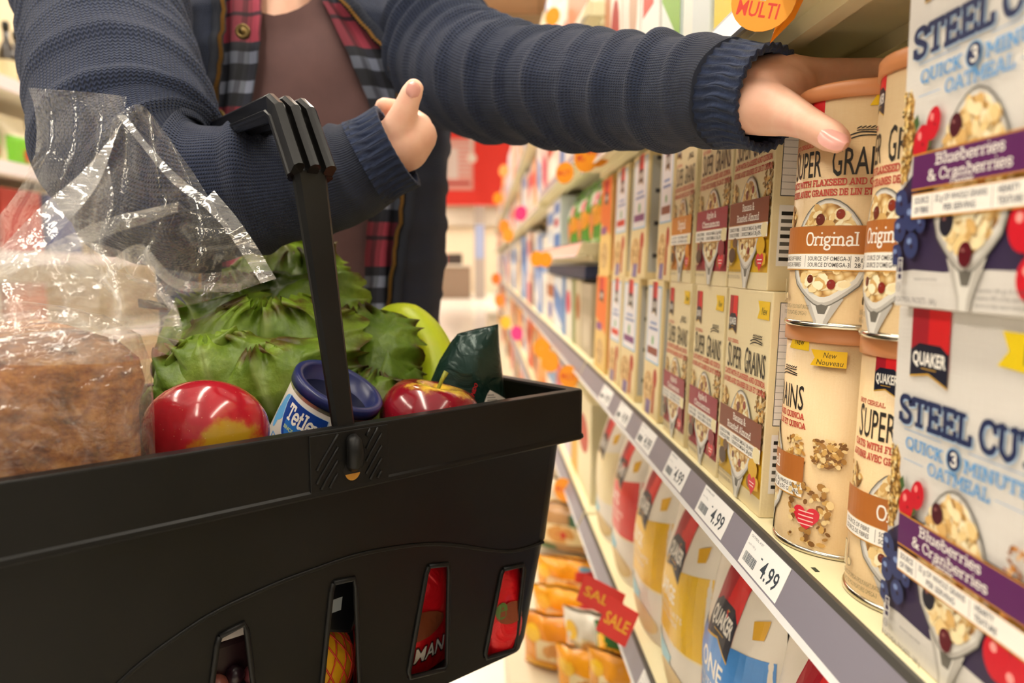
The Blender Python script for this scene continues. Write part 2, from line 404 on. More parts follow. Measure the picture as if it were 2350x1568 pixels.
# ------------------------------------------------------------------ the store: floor, far wall, ceiling lamps
def plane_struct(name, pts, mat):
    b = MB(); b.poly(pts, mat); return struct(b.build(name))
def _floor(t):
    co = t.coord('Object'); n = t.noise(co, 1.2, 5)
    t.l(t.mix(n, '#e9e2d4', '#f3eee4'), t.b.inputs['Base Color']); t.set(Roughness=.22)
    br = t.n('TexBrick'); t.l(co, br.inputs['Vector']); br.offset = 0
    for k, v in (('Scale', 1), ('Brick Width', .6), ('Row Height', .6), ('Mortar Size', .004)): br.inputs[k].default_value = v
    t.bump(t.math('SUBTRACT', 1, br.outputs['Fac']), .2, .002)
plane_struct('floor', [(-9, -4, 0), (9, -4, 0), (9, 28, 0), (-9, 28, 0)], mk('polished_vinyl_floor', _floor))
b = MB(); b.box((-9, 27, 0), (9, 27.2, 3.4), M('#ead9bd', .7)); struct(b.build('wall_back'))
b = MB(); b.box((-9, 15, 2.22), (9, 15.3, 4.9), M('#ff3a2a', .55)); struct(b.build('wall_bulkhead'))
b = MB(); b.box((-9, 15.05, 4.9), (9, 15.3, 8), M('#f2c9a0', .7))
for x in (-3, -.9, 1.1, 3.2): b.box((x, 15.02, 4.9), (x + .05, 15.06, 8), M('#c7a27c', .7))
struct(b.build('wall_upper'))
b = MB(); b.box((-9, 14.6, 5.2), (9, 14.95, 5.75), M('#b99f7d', .6)); o = b.build('ventilation_duct')
tag(o, 'long beige square duct running across above the red bulkhead wall', 'duct')
plane_struct('ceiling', [(-9, 6.5, 7.6), (9, 6.5, 7.6), (9, 28, 7.6), (-9, 28, 7.6)], M('#f0dcc0', .8))
def strip_lamp(x, y0, y1, z, label):
    t = thing('strip_lamp', label, 'ceiling lamp', (x, (y0 + y1) / 2, z), 'fluorescent strips over the aisles')
    L = (y1 - y0) / 2
    b = MB(); b.box((-.16, -L, .02), (.16, L, .09), M('#e8e4da', .5)); b.build('housing', t)
    b = MB(); b.box((-.13, -L + .03, -.012), (.13, L - .03, .02), LAMP()); b.build('tube', t)
    for s in (-.8, 0, .8):
        b = MB(); b.tube([(0, L * s, .09), (0, L * s, 7.6 - z)], .008, M('#999999', .4), 6); b.build('hanger_rod', t)
strip_lamp(-.66, -3.5, 11.2, 4.4, 'long fluorescent strip lamp hanging over the middle of the aisle')
strip_lamp(-3.4, -3.5, 9, 4.4, 'added fluorescent strip lamp for fill light beyond the far shelving')  # out of view, added as fill light
strip_lamp(-1.8, 16, 26, 3.05, 'fluorescent strip lamp beyond the red wall over the checkout floor')
strip_lamp(1.2, 16, 26, 3.05, 'fluorescent strip lamp beyond the red wall above the shelf end')
strip_lamp(2.4, -3.5, 9, 4.4, 'added fluorescent strip lamp for fill light behind the cereal shelving')  # unseen strip put in for fill from the cereal side

t = thing('wall_poster', 'white and pale red notice panel fixed on the red wall', 'poster', (-.62, 14.98, 3.0))
b = MB(); b.box((-.42, -.02, -.5), (.42, .015, .5), M('#f7a79b', .5)); b.build('board', t)
b = MB(); p = Pr(b, lambda u, v, h: (u, -.021 - h, v), dh=1e-4)
for i in range(8): p.rect(-.36, .38 - i * .085, .36, .42 - i * .085, M('#f7cfc6', .6))
p.rect(-.36, -.4, .36, -.34, M('#cc2626', .6)); p.rect(-.1, -.28, .12, .3, M('#fbe6e0', .6)); b.build('printed_text', t)
t = thing('pendant_lamp', 'slim white pendant rod with a small round bulb before the red wall', 'lamp', (-.2, 13.5, 3.0))
b = MB(); b.tube([(0, 0, -.02), (0, 0, 4.6)], .035, M('#f5ddd2', .4), 8); b.build('rod', t)
b = MB(); b.ball((0, 0, -.08), .085, M('#fbe9dc', .3)); b.build('bulb', t)
t = thing('customer_chair', 'small red chair standing on the grey counter end by the far wall', 'chair', (-1.1, 24, 0))
b = MB(); b.box((-.25, -.02, .9), (.25, .05, 1.35), M('#b3182a', .5), bev=.03); b.build('backrest', t)
b = MB(); b.box((-.27, -.45, .78), (.27, .02, .86), M('#8f1522', .5), bev=.02); b.build('seat', t)
for x in (-.22, .22):
    for y in (-.4, 0):
        b = MB(); b.tube([(x, y, 0), (x, y, .79)], .02, M('#444444', .4), 8); b.build('leg', t)
t = thing('checkout_counter', 'brown and grey checkout counter in the distance under the red wall', 'counter', (-.9, 22.8, 0))
b = MB(); b.box((-.62, -.4, 0), (.5, .4, .95), M('#8a7663', .6), bev=.02); b.build('cabinet', t)
b = MB(); b.box((-.7, -.45, .95), (.52, .45, 1.02), M('#cfc4b3', .4), bev=.01); b.build('worktop', t)
b = MB(); b.box((-.2, -.3, 1.02), (.25, .1, 1.35), M('#3d342e', .5), bev=.02); b.build('monitor', t)
t = thing('display_stand', 'grey square stand with a blue poster beside the distant counter', 'display stand', (-.12, 22.5, 0))
b = MB(); b.box((-.16, -.16, 0), (.16, .16, 2.85), M('#a49a90', .6)); b.build('shaft', t)
b = MB(); b.box((-.13, -.175, 1.2), (.13, -.16, 2.2), M('#98a6c9', .5)); b.build('poster', t)
b = MB(); b.box((-3.5, 26.6, 2.4), (1.5, 26.95, 2.95), M('#cbbfae', .6)); o = b.build('fascia_board')
tag(o, 'pale grey fascia board along the top of the far cream wall', 'fascia')

# ------------------------------------------------------------------ shelving on the cereal side
STEEL = lambda: M('#e6dcb4', .38, 0, .5, 'cream_painted_steel')
LIP = lambda: M('#4a4743', .4); RAILC = lambda: M('#85808c', .32, 0, .6); CLEAR = lambda: M('#e7e6e6', .2, 0, .7)
XS = .212                                                   # front edge of the shelf boards
def rail_mesh(y0, y1, face=None):
    b = MB(); prof = [(XS, .002), (XS - .004, .003), (XS - .006, -.001), (XS - .017, -.0265), (XS - .019, -.031), (XS - .016, -.032), (XS - .006, -.026), (XS, -.026)]
    mats = [LIP(), LIP(), face or RAILC(), CLEAR(), CLEAR(), CLEAR(), STEEL(), STEEL()]
    n = len(prof)
    for i in range(n):
        (x0, z0), (x1, z1) = prof[i], prof[(i + 1) % n]
        b.poly([(x0, y0, z0), (x0, y1, z0), (x1, y1, z1), (x1, y0, z1)], mats[i])
    b.poly([(x, y0, z) for x, z in prof], STEEL()); b.poly([(x, y1, z) for x, z in prof][::-1], STEEL())
    return b
def shelf_unit(name, label, y0, y1, levels, zt, depth=.42, xb=None, deck=.17):
    t = thing(name, label, 'shelving', (0, 0, 0), 'shelving of the cereal side')
    for z, x0, a, c, face in levels:
        b = MB(); b.box((XS, a, -.028), (XS + depth, c, 0), STEEL(), bev=.0015)
        for k in range(5): b.box((XS + .02 + k * .085, a + .005, -.041), (XS + .035 + k * .085, c - .005, -.028), STEEL())
        if x0: b.box((.2185, .4635, -.0003), (.2215, .4705, .0003), M('#2c3a2c', .6))
        s = b.build('shelf_board', t, Matrix.Translation((0, 0, z)) @ (Matrix.Translation((.216, 0, 0)) @ Matrix.Rotation(x0, 4, 'Y') @ Matrix.Translation((-.216, 0, 0))))
        rail_mesh(a, c, face).build('price_rail', s)
    b = MB(); b.box((XS + depth, y0, .1), (XS + depth + .02, y1, zt), M('#d9cda6', .5)); b.build('back_panel', t)
    for y in (y0 + .001, y1 - .035):
        b = MB(); b.box((XS + depth - .03, y, 0), (XS + depth, y + .03, zt), STEEL()); b.build('upright', t)
    b = MB(); b.box((deck, y0, 0), (XS + depth, y1, .15), M('#d6ccb2', .5), bev=.004); b.build('base_deck', t)
    return t
TAGW = lambda: M('#f1efec', .35)
UNIT = shelf_unit('shelving_unit', 'cream steel shelving bay holding the oatmeal boxes and canisters', -.25, 1.49,
           [(.847, .03, -.25, 1.49, None), (.53, 0, -.25, 1.49, None), (1.257, 0, -.25, 1.49, None)], 1.9, deck=.05)
shelf_unit('shelving_unit', 'cream shelving bay with the green bags just past the oatmeal boxes', 1.5, 2.7,
           [(.847, 0, 1.5, 2.7, None), (.53, 0, 1.5, 2.7, None), (1.095, 0, 1.56, 2.7, M('#e9b9ab', .4)), (1.30, 0, 1.5, 2.7, None), (1.56, 0, 1.5, 2.7, None)], 2.1, deck=.05)
shelf_unit('shelving_unit', 'long shelving run packed with blurred boxes far down the aisle', 2.71, 14,
           [(.847, 0, 2.71, 14, None), (.53, 0, 2.71, 14, None), (1.28, 0, 2.71, 14, M('#c9bfae', .4)), (1.62, 0, 2.71, 14, M('#c9bfae', .4))], 2.15, deck=.05)
def price_tag(y0, y1, z, label, price='4.99', big=True):
    d = Vector((-.011, 0, -.0255)).normalized(); n = Vector((-.0255, 0, .011)).normalized()
    org = Vector((XS - .006, y1, z - .001)) + n * .0006
    t = thing('price_tag', label, 'price tag', org, 'white price tags on the oatmeal shelf rail')
    b = MB(); W, H = y1 - y0, .0262
    fn = lambda u, v, h: Vector((0, -u, 0)) + d * v + n * (.0004 + h)
    b.poly([fn(0, 0, 0), fn(0, H, 0), fn(W, H, 0), fn(W, 0, 0)], TAGW())
    b.poly([fn(0, 0, -.0004), fn(W, 0, -.0004), fn(W, H, -.0004), fn(0, H, -.0004)], TAGW())
    for a, c in (((0, 0), (W, 0)), ((W, 0), (W, H)), ((W, H), (0, H)), ((0, H), (0, 0))):
        b.poly([fn(*a, 0), fn(*c, 0), fn(*c, -.0004), fn(*a, -.0004)], TAGW())
    p = Pr(b, lambda u, v, h: fn(u, H - v, h)); g = M('#55606a', .5); k = M('#3a444e', .5)
    p.text(price, W * .5, .0045, .0125, k, w=W * .40, bold=.012)
    p.text('OATMEAL ASST', W * .05, H - .0035, .0018, g, w=W * .32)
    p.text('each 100 g', W * .05, H - .0095, .0016, M('#9a9fa3', .5), w=W * .2)
    r = random.Random(3); x = W * .07
    while x < W * .36:
        q = .0004 + .0008 * r.random(); p.rect(x, .004, x + q, .0115, g); x += q + .0004 + .0006 * r.random()
    p.rect(W * .43, .0150, W * .47, .0163, g)
    b.build('ticket', t)
for y0, y1, lb in ((.470, .543, 'large white price tag under the gap between the two canister stacks'), (.585, .661, 'white price tag under the nearest lower tan grain box'),
                   (.712, .786, 'white price tag under the middle lower tan grain box'), (.855, .935, 'white price tag below the smallest of the tan grain boxes'),
                   (1.0, 1.085, 'blurred white price tag below the white striped boxes'), (1.15, 1.24, 'farthest blurred white price tag, below the orange boxes')):
    price_tag(y0, y1, .847, lb)
price_tag(.80, .9, .53, 'small white price tag on the lower shelf rail under the yellow bags', '3.49')
b = MB(); b.box((-.004, -.013, -.05), (.012, .013, .004), M('#efe3b3', .3), bev=.004); b.box((-.006, -.002, -.048), (-.003, .010, -.004), M('#d9ca92', .3), bev=.001)
o = b.build('label_holder', None, Matrix.Translation((.1935, .338, .834)) @ Matrix.Rotation(.15, 4, 'Y')); tag(o, 'cream plastic label holder clipped to the rail below the grey boxes', 'label holder')
# ------------------------------------------------------------------ printed designs
NAVY = '#1c2850'; SKY = '#5b9fd8'; WHITE = '#f4efe6'; RED = '#d2222c'
def logo(p, u, v, wd, h):
    "red panel with a navy pennant and the white maker's lettering"
    p.rect(u, v + h * .2, u + wd, v + h, M('#d81f26', .4)); p.rect(u, v + h * .2, u + wd * .45, v + h, M('#a5182a', .4))
    n = M('#15182c', .4)
    p.poly([(u, v + h * .06), (u + wd * .5, v + h * .13), (u + wd, v), (u + wd, v + h * .42), (u + wd * .78, v + h * .52), (u + wd * .22, v + h * .52), (u, v + h * .42)], M('#c79a3a', .4))
    p.poly([(u, v + h * .085), (u + wd * .5, v + h * .155), (u + wd, v + h * .025), (u + wd, v + h * .44), (u + wd * .78, v + h * .54), (u + wd * .22, v + h * .54), (u, v + h * .44)], n)
    p.text('QUAKER', u + wd * .06, v + h * .255, h * .17, M(WHITE, .4), w=wd * .88, bold=.03)
    p.rect(u + wd * .3, v + h * .2, u + wd * .7, v + h * .212, M('#c79a3a', .4))
def spoon(p, cu, v0, v1, ru, vh, wh, oat_top=.9, seed=1, n=120, berries=()):
    "a spoon of porridge seen from above: bowl from v0 to v1, handle down to vh"
    cv = (v0 + v1) / 2; rv = (v1 - v0) / 2
    s = M('#b9b4ac', .3); d = M('#6b675f', .4); li = M('#dcd8d0', .3)
    def bowl(k, dv=0):
        P = []
        for i in range(30):
            a = 2 * pi * i / 30; y = math.sin(a)
            q = (1 - .18 * max(0, y)) * (1 if y > -.6 else 1 - .35 * (-.6 - y) / .4)
            P.append((cu + ru * k * math.cos(a) * q, cv + dv + rv * k * y))
        return P
    p.poly([(cu - ru * .5, v0 + rv * .18), (cu - wh, v0 - rv * .25), (cu - wh * .8, vh), (cu + wh * .8, vh), (cu + wh, v0 - rv * .25), (cu + ru * .5, v0 + rv * .18)], s)
    p.poly([(cu - ru * .3, v0 + rv * .1), (cu - wh * .55, v0 - rv * .25), (cu - wh * .5, vh), (cu + wh * .35, vh), (cu + wh * .4, v0 - rv * .25), (cu + ru * .25, v0 + rv * .1)], li)
    p.convex(bowl(1.0), d); p.convex(bowl(.975), s); p.convex(bowl(.93, rv * .02), li)
    p.poly([(cu - wh * .8, v0 + rv * .03), (cu - wh * .4, v0 - rv * .12), (cu + wh * .5, v0 - rv * .12), (cu + wh * .9, v0 + rv * .03), (cu, v0 + rv * .06)], d)
    p.convex(bowl(.86, rv * .05), OATS())
    inside = lambda u, v: ((u - cu) / (ru * .78)) ** 2 + ((v - cv - rv * .05) / (rv * .8)) ** 2 < 1
    p.oats(n, (cu - ru, v0, cu + ru, v1, inside), ru * .14, [M(c, .5) for c in ('#f2dfb0', '#e8c98c', '#f7ebc6', '#d6ac6a', '#eed6a2')], seed)
    for (bu, bv, br, c) in berries:
        p.ell(bu, bv, br, br * 1.2, M(c, .35), 12); p.ell(bu - br * .3, bv + br * .4, br * .25, br * .2, M('#8d5a58', .3), 8)
def wheat(p, u, v, wd, col='#2a2622'):
    m = M(col, .5)
    for k in range(2):
        P = spline([(u, v - k * wd * .1), (u + wd * .35, v + wd * .08 - k * wd * .09), (u + wd, v + wd * .02 - k * wd * .05)], 6); p.line(P, wd * .035, m)
    for i in range(7):
        a = u + wd * (.25 + i * .11)
        p.ell(a, v + wd * .2, wd * .075, wd * .018, m, 8, .45); p.ell(a, v + wd * .13, wd * .07, wd * .016, m, 8, .1)
def heart(p, cu, cv, s, mat):
    P = []
    for i in range(28):
        a = 2 * pi * i / 28; P.append((cu + s * math.sin(a) ** 3, cv + s * (.85 * math.cos(a) - .36 * math.cos(2 * a) - .15 * math.cos(3 * a) - .06 * math.cos(4 * a))))
    p.poly(P, mat)
def nutrition(p, u, v, wd, h, rows, big=True):
    "boxed nutrition table"
    k = M('#2d2f33', .5); p.rect(u, v, u + wd, v + h, k); e = wd * .012; p.rect(u + e, v + e, u + wd - e, v + h - e, M('#efe9e2', .45))
    y = v + h; step = h / (len(rows) + 2.2)
    p.text('Nutrition Facts', u + wd * .04, y - step * 1.05, step * .72, k, bold=.025, cond=step * .72); p.text('Valeur nutritive', u + wd * .04, y - step * 2.15, step * .72, k, bold=.025, cond=step * .72)
    for i, r_ in enumerate(rows):
        yy = y - step * (3.0 + i) ; p.text(r_.lstrip('>'), u + wd * (.04 + .07 * (len(r_) - len(r_.lstrip('>')))), yy, step * .5, k if i % 3 == 0 else M('#6a6a6c', .5), cond=step * .5, bold=.012 if i % 3 == 0 else 0)
        p.rect(u + e, yy - step * .22, u + wd - e, yy - step * .17, k)
NUT = ['Per 1/3 cup (30 g)', 'Amount Teneur', 'Calories / Calories 110', 'Fat / Lipides 2.5 g', '>Saturated / saturés 0.4 g', '>+ Trans / trans 0 g', '>>Omega-6 / oméga-6', '>>Omega-3 / oméga-3', '>Monounsaturated', 'Cholesterol / Cholestérol', 'Sodium / Sodium 0 mg', 'Carbohydrate / Glucides', '>Fibre / Fibres 3 g', '>>Soluble Fibre', '>>Insoluble Fibre', '>Sugars / Sucres 0 g', 'Protein / Protéines 4 g', 'Vitamin A / Vitamine A', 'Vitamin C / Vitamine C', 'Calcium / Calcium', 'Iron / Fer']

def berry(p, u, v, r, c, hi):
    p.ell(u, v, r, r * 1.08, M(c, .3), 18); p.ell(u - r * .25, v + r * .35, r * .33, r * .25, M(hi, .25), 10); p.ell(u + r * .1, v - r * .1, r * .2, r * .2, M('#2a1a2a' if c != '#c81c2c' else '#8a0f1e', .4), 8)

def steel_cut_box(T, label):
    W, H, D = .114, .1805, .062
    t = thing('oatmeal_box', label, 'cereal box', T=T, group='grey oatmeal boxes')
    b = MB(); b.box((0, -W / 2, 0), (D, W / 2, H), CARD_GREY(), bev=.0009)
    p = Pr(b, lambda u, v, h: (-h, W / 2 - u, v), clip=(.0008, W - .0008))
    nv = M(NAVY, .45); bl = M('#4f97d3', .45); pu = M('#5a2059', .4); dk = M('#372c4a', .4); gold = M('#c98b2e', .4); wh = M(WHITE, .4); gr = M('#5b585c', .5)
    # dark berry panel behind
    p.poly([(.001, .0175), (.016, .0185), (.04, .0175), (.07, .019), (.113, .018), (.113, .0735), (.016, .0735), (.012, .066), (.001, .058)], dk)
    # side strip of grain
    p.poly([(.001, .0615), (.006, .064), (.009, .071), (.0125, .080), (.0115, .089), (.009, .094), (.0095, .101), (.006, .107), (.003, .104), (.001, .107)], GRAIN())
    p.oats(150, (.001, .06, .013, .107, lambda u, v: u < .0125 - abs(v - .083) * .28), .0011, [M(c, .5) for c in ('#e8c576', '#c8974a', '#8e6528', '#f1dda6', '#6b4a1c')], 4)
    logo(p, .0145, .143, .031, .0373)
    p.poly([(.0805, .1745), (.113, .1745), (.113, .1575), (.0785, .1595), (.085, .1665)], M('#f0d21c', .4)); p.text('NEW', .094, .162, .008, M('#3a3020', .5), w=.016, bold=.03)
    for du, dv, m in ((.0007, -.0007, M('#a9c3de', .45)), (0, 0, nv)):
        p.text('STEEL', .0072 + du, .1205 + dv, .0145, m, w=.0585, font='slab', T=.19); p.text('CUT', .0700 + du, .1205 + dv, .0145, m, w=.037, font='slab', T=.19)
    p.line([(.0125, .1175), (.044, .1175)], .0003, bl); p.line([(.064, .1175), (.108, .1175)], .0003, bl)
    p.text('QUICK', .0145, .1078, .0062, bl, w=.0315, font='slab', T=.13)
    p.ell(.0538, .1115, .0056, .0058, M('#7fb2dd', .45), 28); p.ell(.0538, .1115, .005, .0052, nv, 28)
    p.text('3', .0515, .1083, .0066, wh, w=.0046, font='slab', T=.16)
    p.text('MINUTE', .0612, .1078, .0062, bl, w=.042, font='slab', T=.13)
    p.text('OATMEAL', .0345, .0992, .0062, bl, w=.0455, font='slab', T=.13)
    p.line([(.014, .102), (.031, .102)], .0003, bl); p.line([(.083, .102), (.108, .102)], .0003, bl)
    # spoon, berries
    spoon(p, .0572, .0165, .0975, .0272, .0006, .0055, seed=7, n=230, berries=[(.046, .083, .0045, '#4a1420'), (.0435, .040, .0052, '#20202c'), (.058, .0255, .0048, '#5a0d1c'), (.066, .056, .003, '#7a3a20')])
    for u, v, r in ((.0055, .052, .0062), (.0155, .0445, .0068), (.0055, .0385, .0058), (.0165, .0305, .006), (.0235, .0405, .004), (.004, .026, .005)): berry(p, u, v, r, '#343d68', '#7f93c0')
    p.poly([(.0135, .0905), (.0165, .0935), (.0185, .0885), (.016, .0845)], M('#3d5a2a', .5)); p.poly([(.026, .083), (.03, .086), (.0285, .077), (.025, .074)], M('#3d5a2a', .5))
    for u, v, r in ((.0295, .0868, .0062), (.0205, .079, .007)):
        p.ell(u, v, r * .88, r * 1.25, M('#c81c2c', .3), 20, -.25); p.ell(u - r * .2, v + r * .5, r * .22, r * .3, M('#ee8f8a', .25), 8); p.ell(u + r * .2, v - r * .1, r * .12, r * .12, M('#7a0d18', .4), 6)
    for u, v, r in ((.093, .036, .009), (.104, .028, .0095), (.0985, .0155, .008), (.109, .042, .008)):
        p.ell(u, v, r, r * 1.15, M('#c81c2c', .3), 20); p.ell(u - r * .3, v + r * .4, r * .25, r * .25, M('#f0a09a', .25), 8)
    p.oats(60, (.094, .05, .113, .088), .0016, [M(c, .5) for c in ('#c07f3a', '#8a5122', '#e0b070', '#a03a30')], 9)
    # banner and strip
    p.rect(.0155, .0568, .113, .0742, gold); p.rect(.0155, .0576, .113, .0734, pu)
    p.text('Blueberries', .0335, .0672, .0052, wh, w=.0465, font='slab', T=.12); p.text('& Cranberries', .028, .0603, .0052, wh, w=.057, font='slab', T=.12); p.text('Flavour', .0455, .0577 - .0002, .0024, wh, w=.0165, font='slab', T=.13)
    p.rect(.0165, .0432, .113, .0553, gold); p.rect(.0165, .0440, .113, .0546, wh)
    n2 = M('#26304e', .5)
    p.text('SOURCE', .0188, .0503, .0029, n2, w=.0115, bold=.02); p.text('OF FIBRE', .0188, .0457, .0029, n2, w=.0118, bold=.02); p.rect(.0328, .0448, .0331, .0538, n2)
    p.text('32 g OF WHOLE GRAINS', .0352, .0503, .0029, n2, w=.036, bold=.015); p.text('PER SERVING', .053, .0457, .0029, n2, w=.022, al='c', bold=.015); p.rect(.0742, .0448, .0745, .0538, n2)
    p.text('HEARTY', .0778, .0503, .0029, n2, w=.0125, bold=.02); p.text('TEXTURE', .0778, .0457, .0029, n2, w=.0145, bold=.02)
    p.rect(.0073, .0135, .0112, .0245, M('#f5f2ec', .4)); p.rect(.0077, .0139, .0108, .0241, dk); p.text('170', .0079, .0195, .003, wh, w=.0027); p.rect(.0079, .0165, .0106, .0172, wh)
    p.text('8 OATMEAL PACKETS - 368 g', .0058, .0025, .0028, gr, w=.035); p.ell(.0085, .0098, .0021, .0021, gr, 16); p.ell(.0085, .0098, .0018, .0018, M('#d6d0ca', .5), 16); p.text('CB', .0085, .0089, .0017, gr, al='c', w=.0026)
    p.text('ENLARGED TO SHOW TEXTURE', .022, .0135, .0013, gr, w=.018)
    for i, s_ in enumerate(('1 packet (46 g) of oatmeal', 'supplies 40% of the daily fibre', 'shown to help reduce cholesterol')): p.text(s_, .068, .0095 - i * .0032, .0018, gr, w=.033)
    p2 = Pr(b, lambda u, v, h: (u, -W / 2 - h, v)); nutrition(p2, .008, .03, .046, .12, NUT[:14])
    b.build('carton', t); return t

def tan_design(p, W, H, flavour, band, accent, lu=-.44):
    "front of the tan grain packs; u = 0 in the middle"
    k = M('#2b2723', .5); rd = M('#c0443a', .5); wh = M(WHITE, .4)
    logo(p, W * lu, H * .775, W * .19, H * .19)
    p.poly([(W * .22, H * .955), (W * .46, H * .955), (W * .46, H * .875), (W * .22, H * .875), (W * .26, H * .915)], M('#ecc21e', .4)); p.text('New', W * .355, H * .895, H * .034, k, al='c', w=W * .11, bold=.01, shear=.2)
    p.text('HOT CEREAL', -W * .44, H * .735, H * .017, rd, w=W * .27, font='slab', T=.14)
    p.text('S', -W * .42, H * .612, H * .12, k, w=W * .056, bold=.006); p.text('UPER', -W * .352, H * .615, H * .105, k, w=W * .27, bold=.006); p.text('G', W * .0, H * .612, H * .12, k, w=W * .07, bold=.006); p.text('RAINS', W * .085, H * .615, H * .105, k, w=W * .36, bold=.006)
    wheat(p, W * .1, H * .765, W * .26)
    p.text('OATS WITH FLAXSEED AND QUINOA', 0, H * .575, H * .026, rd, w=W * .92, al='c', font='slab', T=.17); p.text('AVOINE AVEC GRAINES DE LIN ET QUINOA', 0, H * .535, H * .026, rd, w=W * .96, al='c', font='slab', T=.17)
    g = W * .5
    for s_ in (-1, 1):
        p.oats(70, (s_ * g * .98 if s_ < 0 else g * .62, H * .28, -g * .68 if s_ < 0 else g * .98, H * .5), W * .022, [M(c, .5) for c in ('#d8ad62', '#b98440', '#8a5f2c', '#eccf92')], 5 + s_)
    spoon(p, 0, H * .085, H * .545 - H * .02, W * .3, .001, W * .055, seed=3, n=110, berries=[(-W * .05, H * .44, W * .035, '#6a2a1c'), (W * .09, H * .46, W * .03, '#8a3420'), (W * .06, H * .18, W * .03, '#8a2a20'), (-W * .1, H * .2, W * .026, '#6a2a18')])
    p.rect(-g, H * .305, g, H * .415, M(band, .4)); p.rect(-g, H * .235, g, H * .305, M('#c98f3c', .4)); p.rect(-g, H * .24, g, H * .302, wh)
    if isinstance(flavour, str): p.text(flavour, W * .03, H * .335, H * .055, wh, al='c', w=W * .38, font='slab', T=.13)
    else:
        p.text(flavour[0], 0, H * .367, H * .034, wh, al='c', w=W * .3, font='slab', T=.14); p.text(flavour[1], 0, H * .318, H * .034, wh, al='c', w=W * .56, font='slab', T=.14)
    for i, (a, c, w_) in enumerate((('SOURCE OF FIBRE', 'SOURCE DE FIBRES', .26), ('SOURCE OF OMEGA-3', 'SOURCE D\'OMEGA-3', .3), ('28 g WHOLE GRAINS', '28 g DE GRAINS', .28))):
        u = -W * .46 + W * .33 * i; p.text(a, u, H * .275, H * .017, k, w=W * w_, bold=.01); p.text(c, u, H * .25, H * .017, k, w=W * w_, bold=.01)
        if i: p.rect(u - W * .026, H * .248, u - W * .023, H * .296, k)
    gy = M('#7a6a50', .5)
    p.rect(-W * .47, H * .1, -W * .435, H * .2, gy); p.rect(-W * .465, H * .104, -W * .44, H * .196, M('#ead9b0', .5)); p.ell(-W * .38, H * .125, W * .03, W * .03, gy, 16); p.ell(-W * .38, H * .125, W * .025, W * .025, M('#e4c996', .5), 16)
    p.text('SOURCE OF OMEGA-3 POLYUNSATURATES', -W * .45, H * .075, H * .017, gy, w=W * .36); p.text('SOURCE DE POLYINSATURES OMEGA-3', -W * .45, H * .048, H * .017, gy, w=W * .34)
    if accent:
        p.poly([(-g, H * .09), (g, H * .09), (g, H * .235), (-g, H * .235)], M(accent, .45)) if False else None
        for u, v, s_, c in ((.36, .2, .1, accent), (.42, .27, .08, '#efe0b0'), (.3, .13, .06, '#8a5a24'), (-.36, .16, .09, '#4d3424'), (-.3, .22, .06, '#6a4a2c'), (.44, .14, .07, accent)): p.ell(W * u, H * v, W * s_, W * s_ * .8, M(c, .4), 14)
        heart(p, W * .36, H * .13, W * .085, M('#d3283a', .4)); p.rect(W * .31, H * .135, W * .41, H * .139, wh); p.rect(W * .32, H * .12, W * .40, H * .124, wh)

def tan_box(T, label, flavour, band, accent, W=.107, H=.181, D=.07):
    t = thing('cereal_box', label, 'cereal box', T=T, group='tan grain cereal boxes')
    b = MB(); b.box((0, -W / 2, 0), (D, W / 2, H), CARD_CREAM(), bev=.0009)
    p = Pr(b, lambda u, v, h: (-h, -u, v), clip=(-W / 2 + .0006, W / 2 - .0006))
    y = M('#d9a91c', .45) if accent else None
    p.poly([(-W / 2, H * .08), (W / 2, H * .08), (W / 2, H * .3), (-W / 2, H * .3)], M({'#8c1f34': '#a3303c', '#d8a818': '#d9ab22', '#d98a1e': '#d98a2a'}.get(accent, '#d8b070'), .45))
    p.oats(90, (W * .3, H * .3, W * .5, H * .56), W * .02, [M(c, .5) for c in ('#8a6a3c', '#5f4526', '#b08a50')], 2)
    tan_design(p, W, H, flavour, band, accent)
    p2 = Pr(b, lambda u, v, h: (u, -W / 2 - h, v)); nutrition(p2, .006, .075, .05, .098, NUT[:16]); p2.rect(.006, .02, .056, .068, M('#efe9e2', .5)); [p2.rect(.008, .024 + i * .006, .05, .027 + i * .006, M('#5c5850' if i % 3 else '#26241f', .5)) for i in range(7)]
    b.build('carton', t); return t

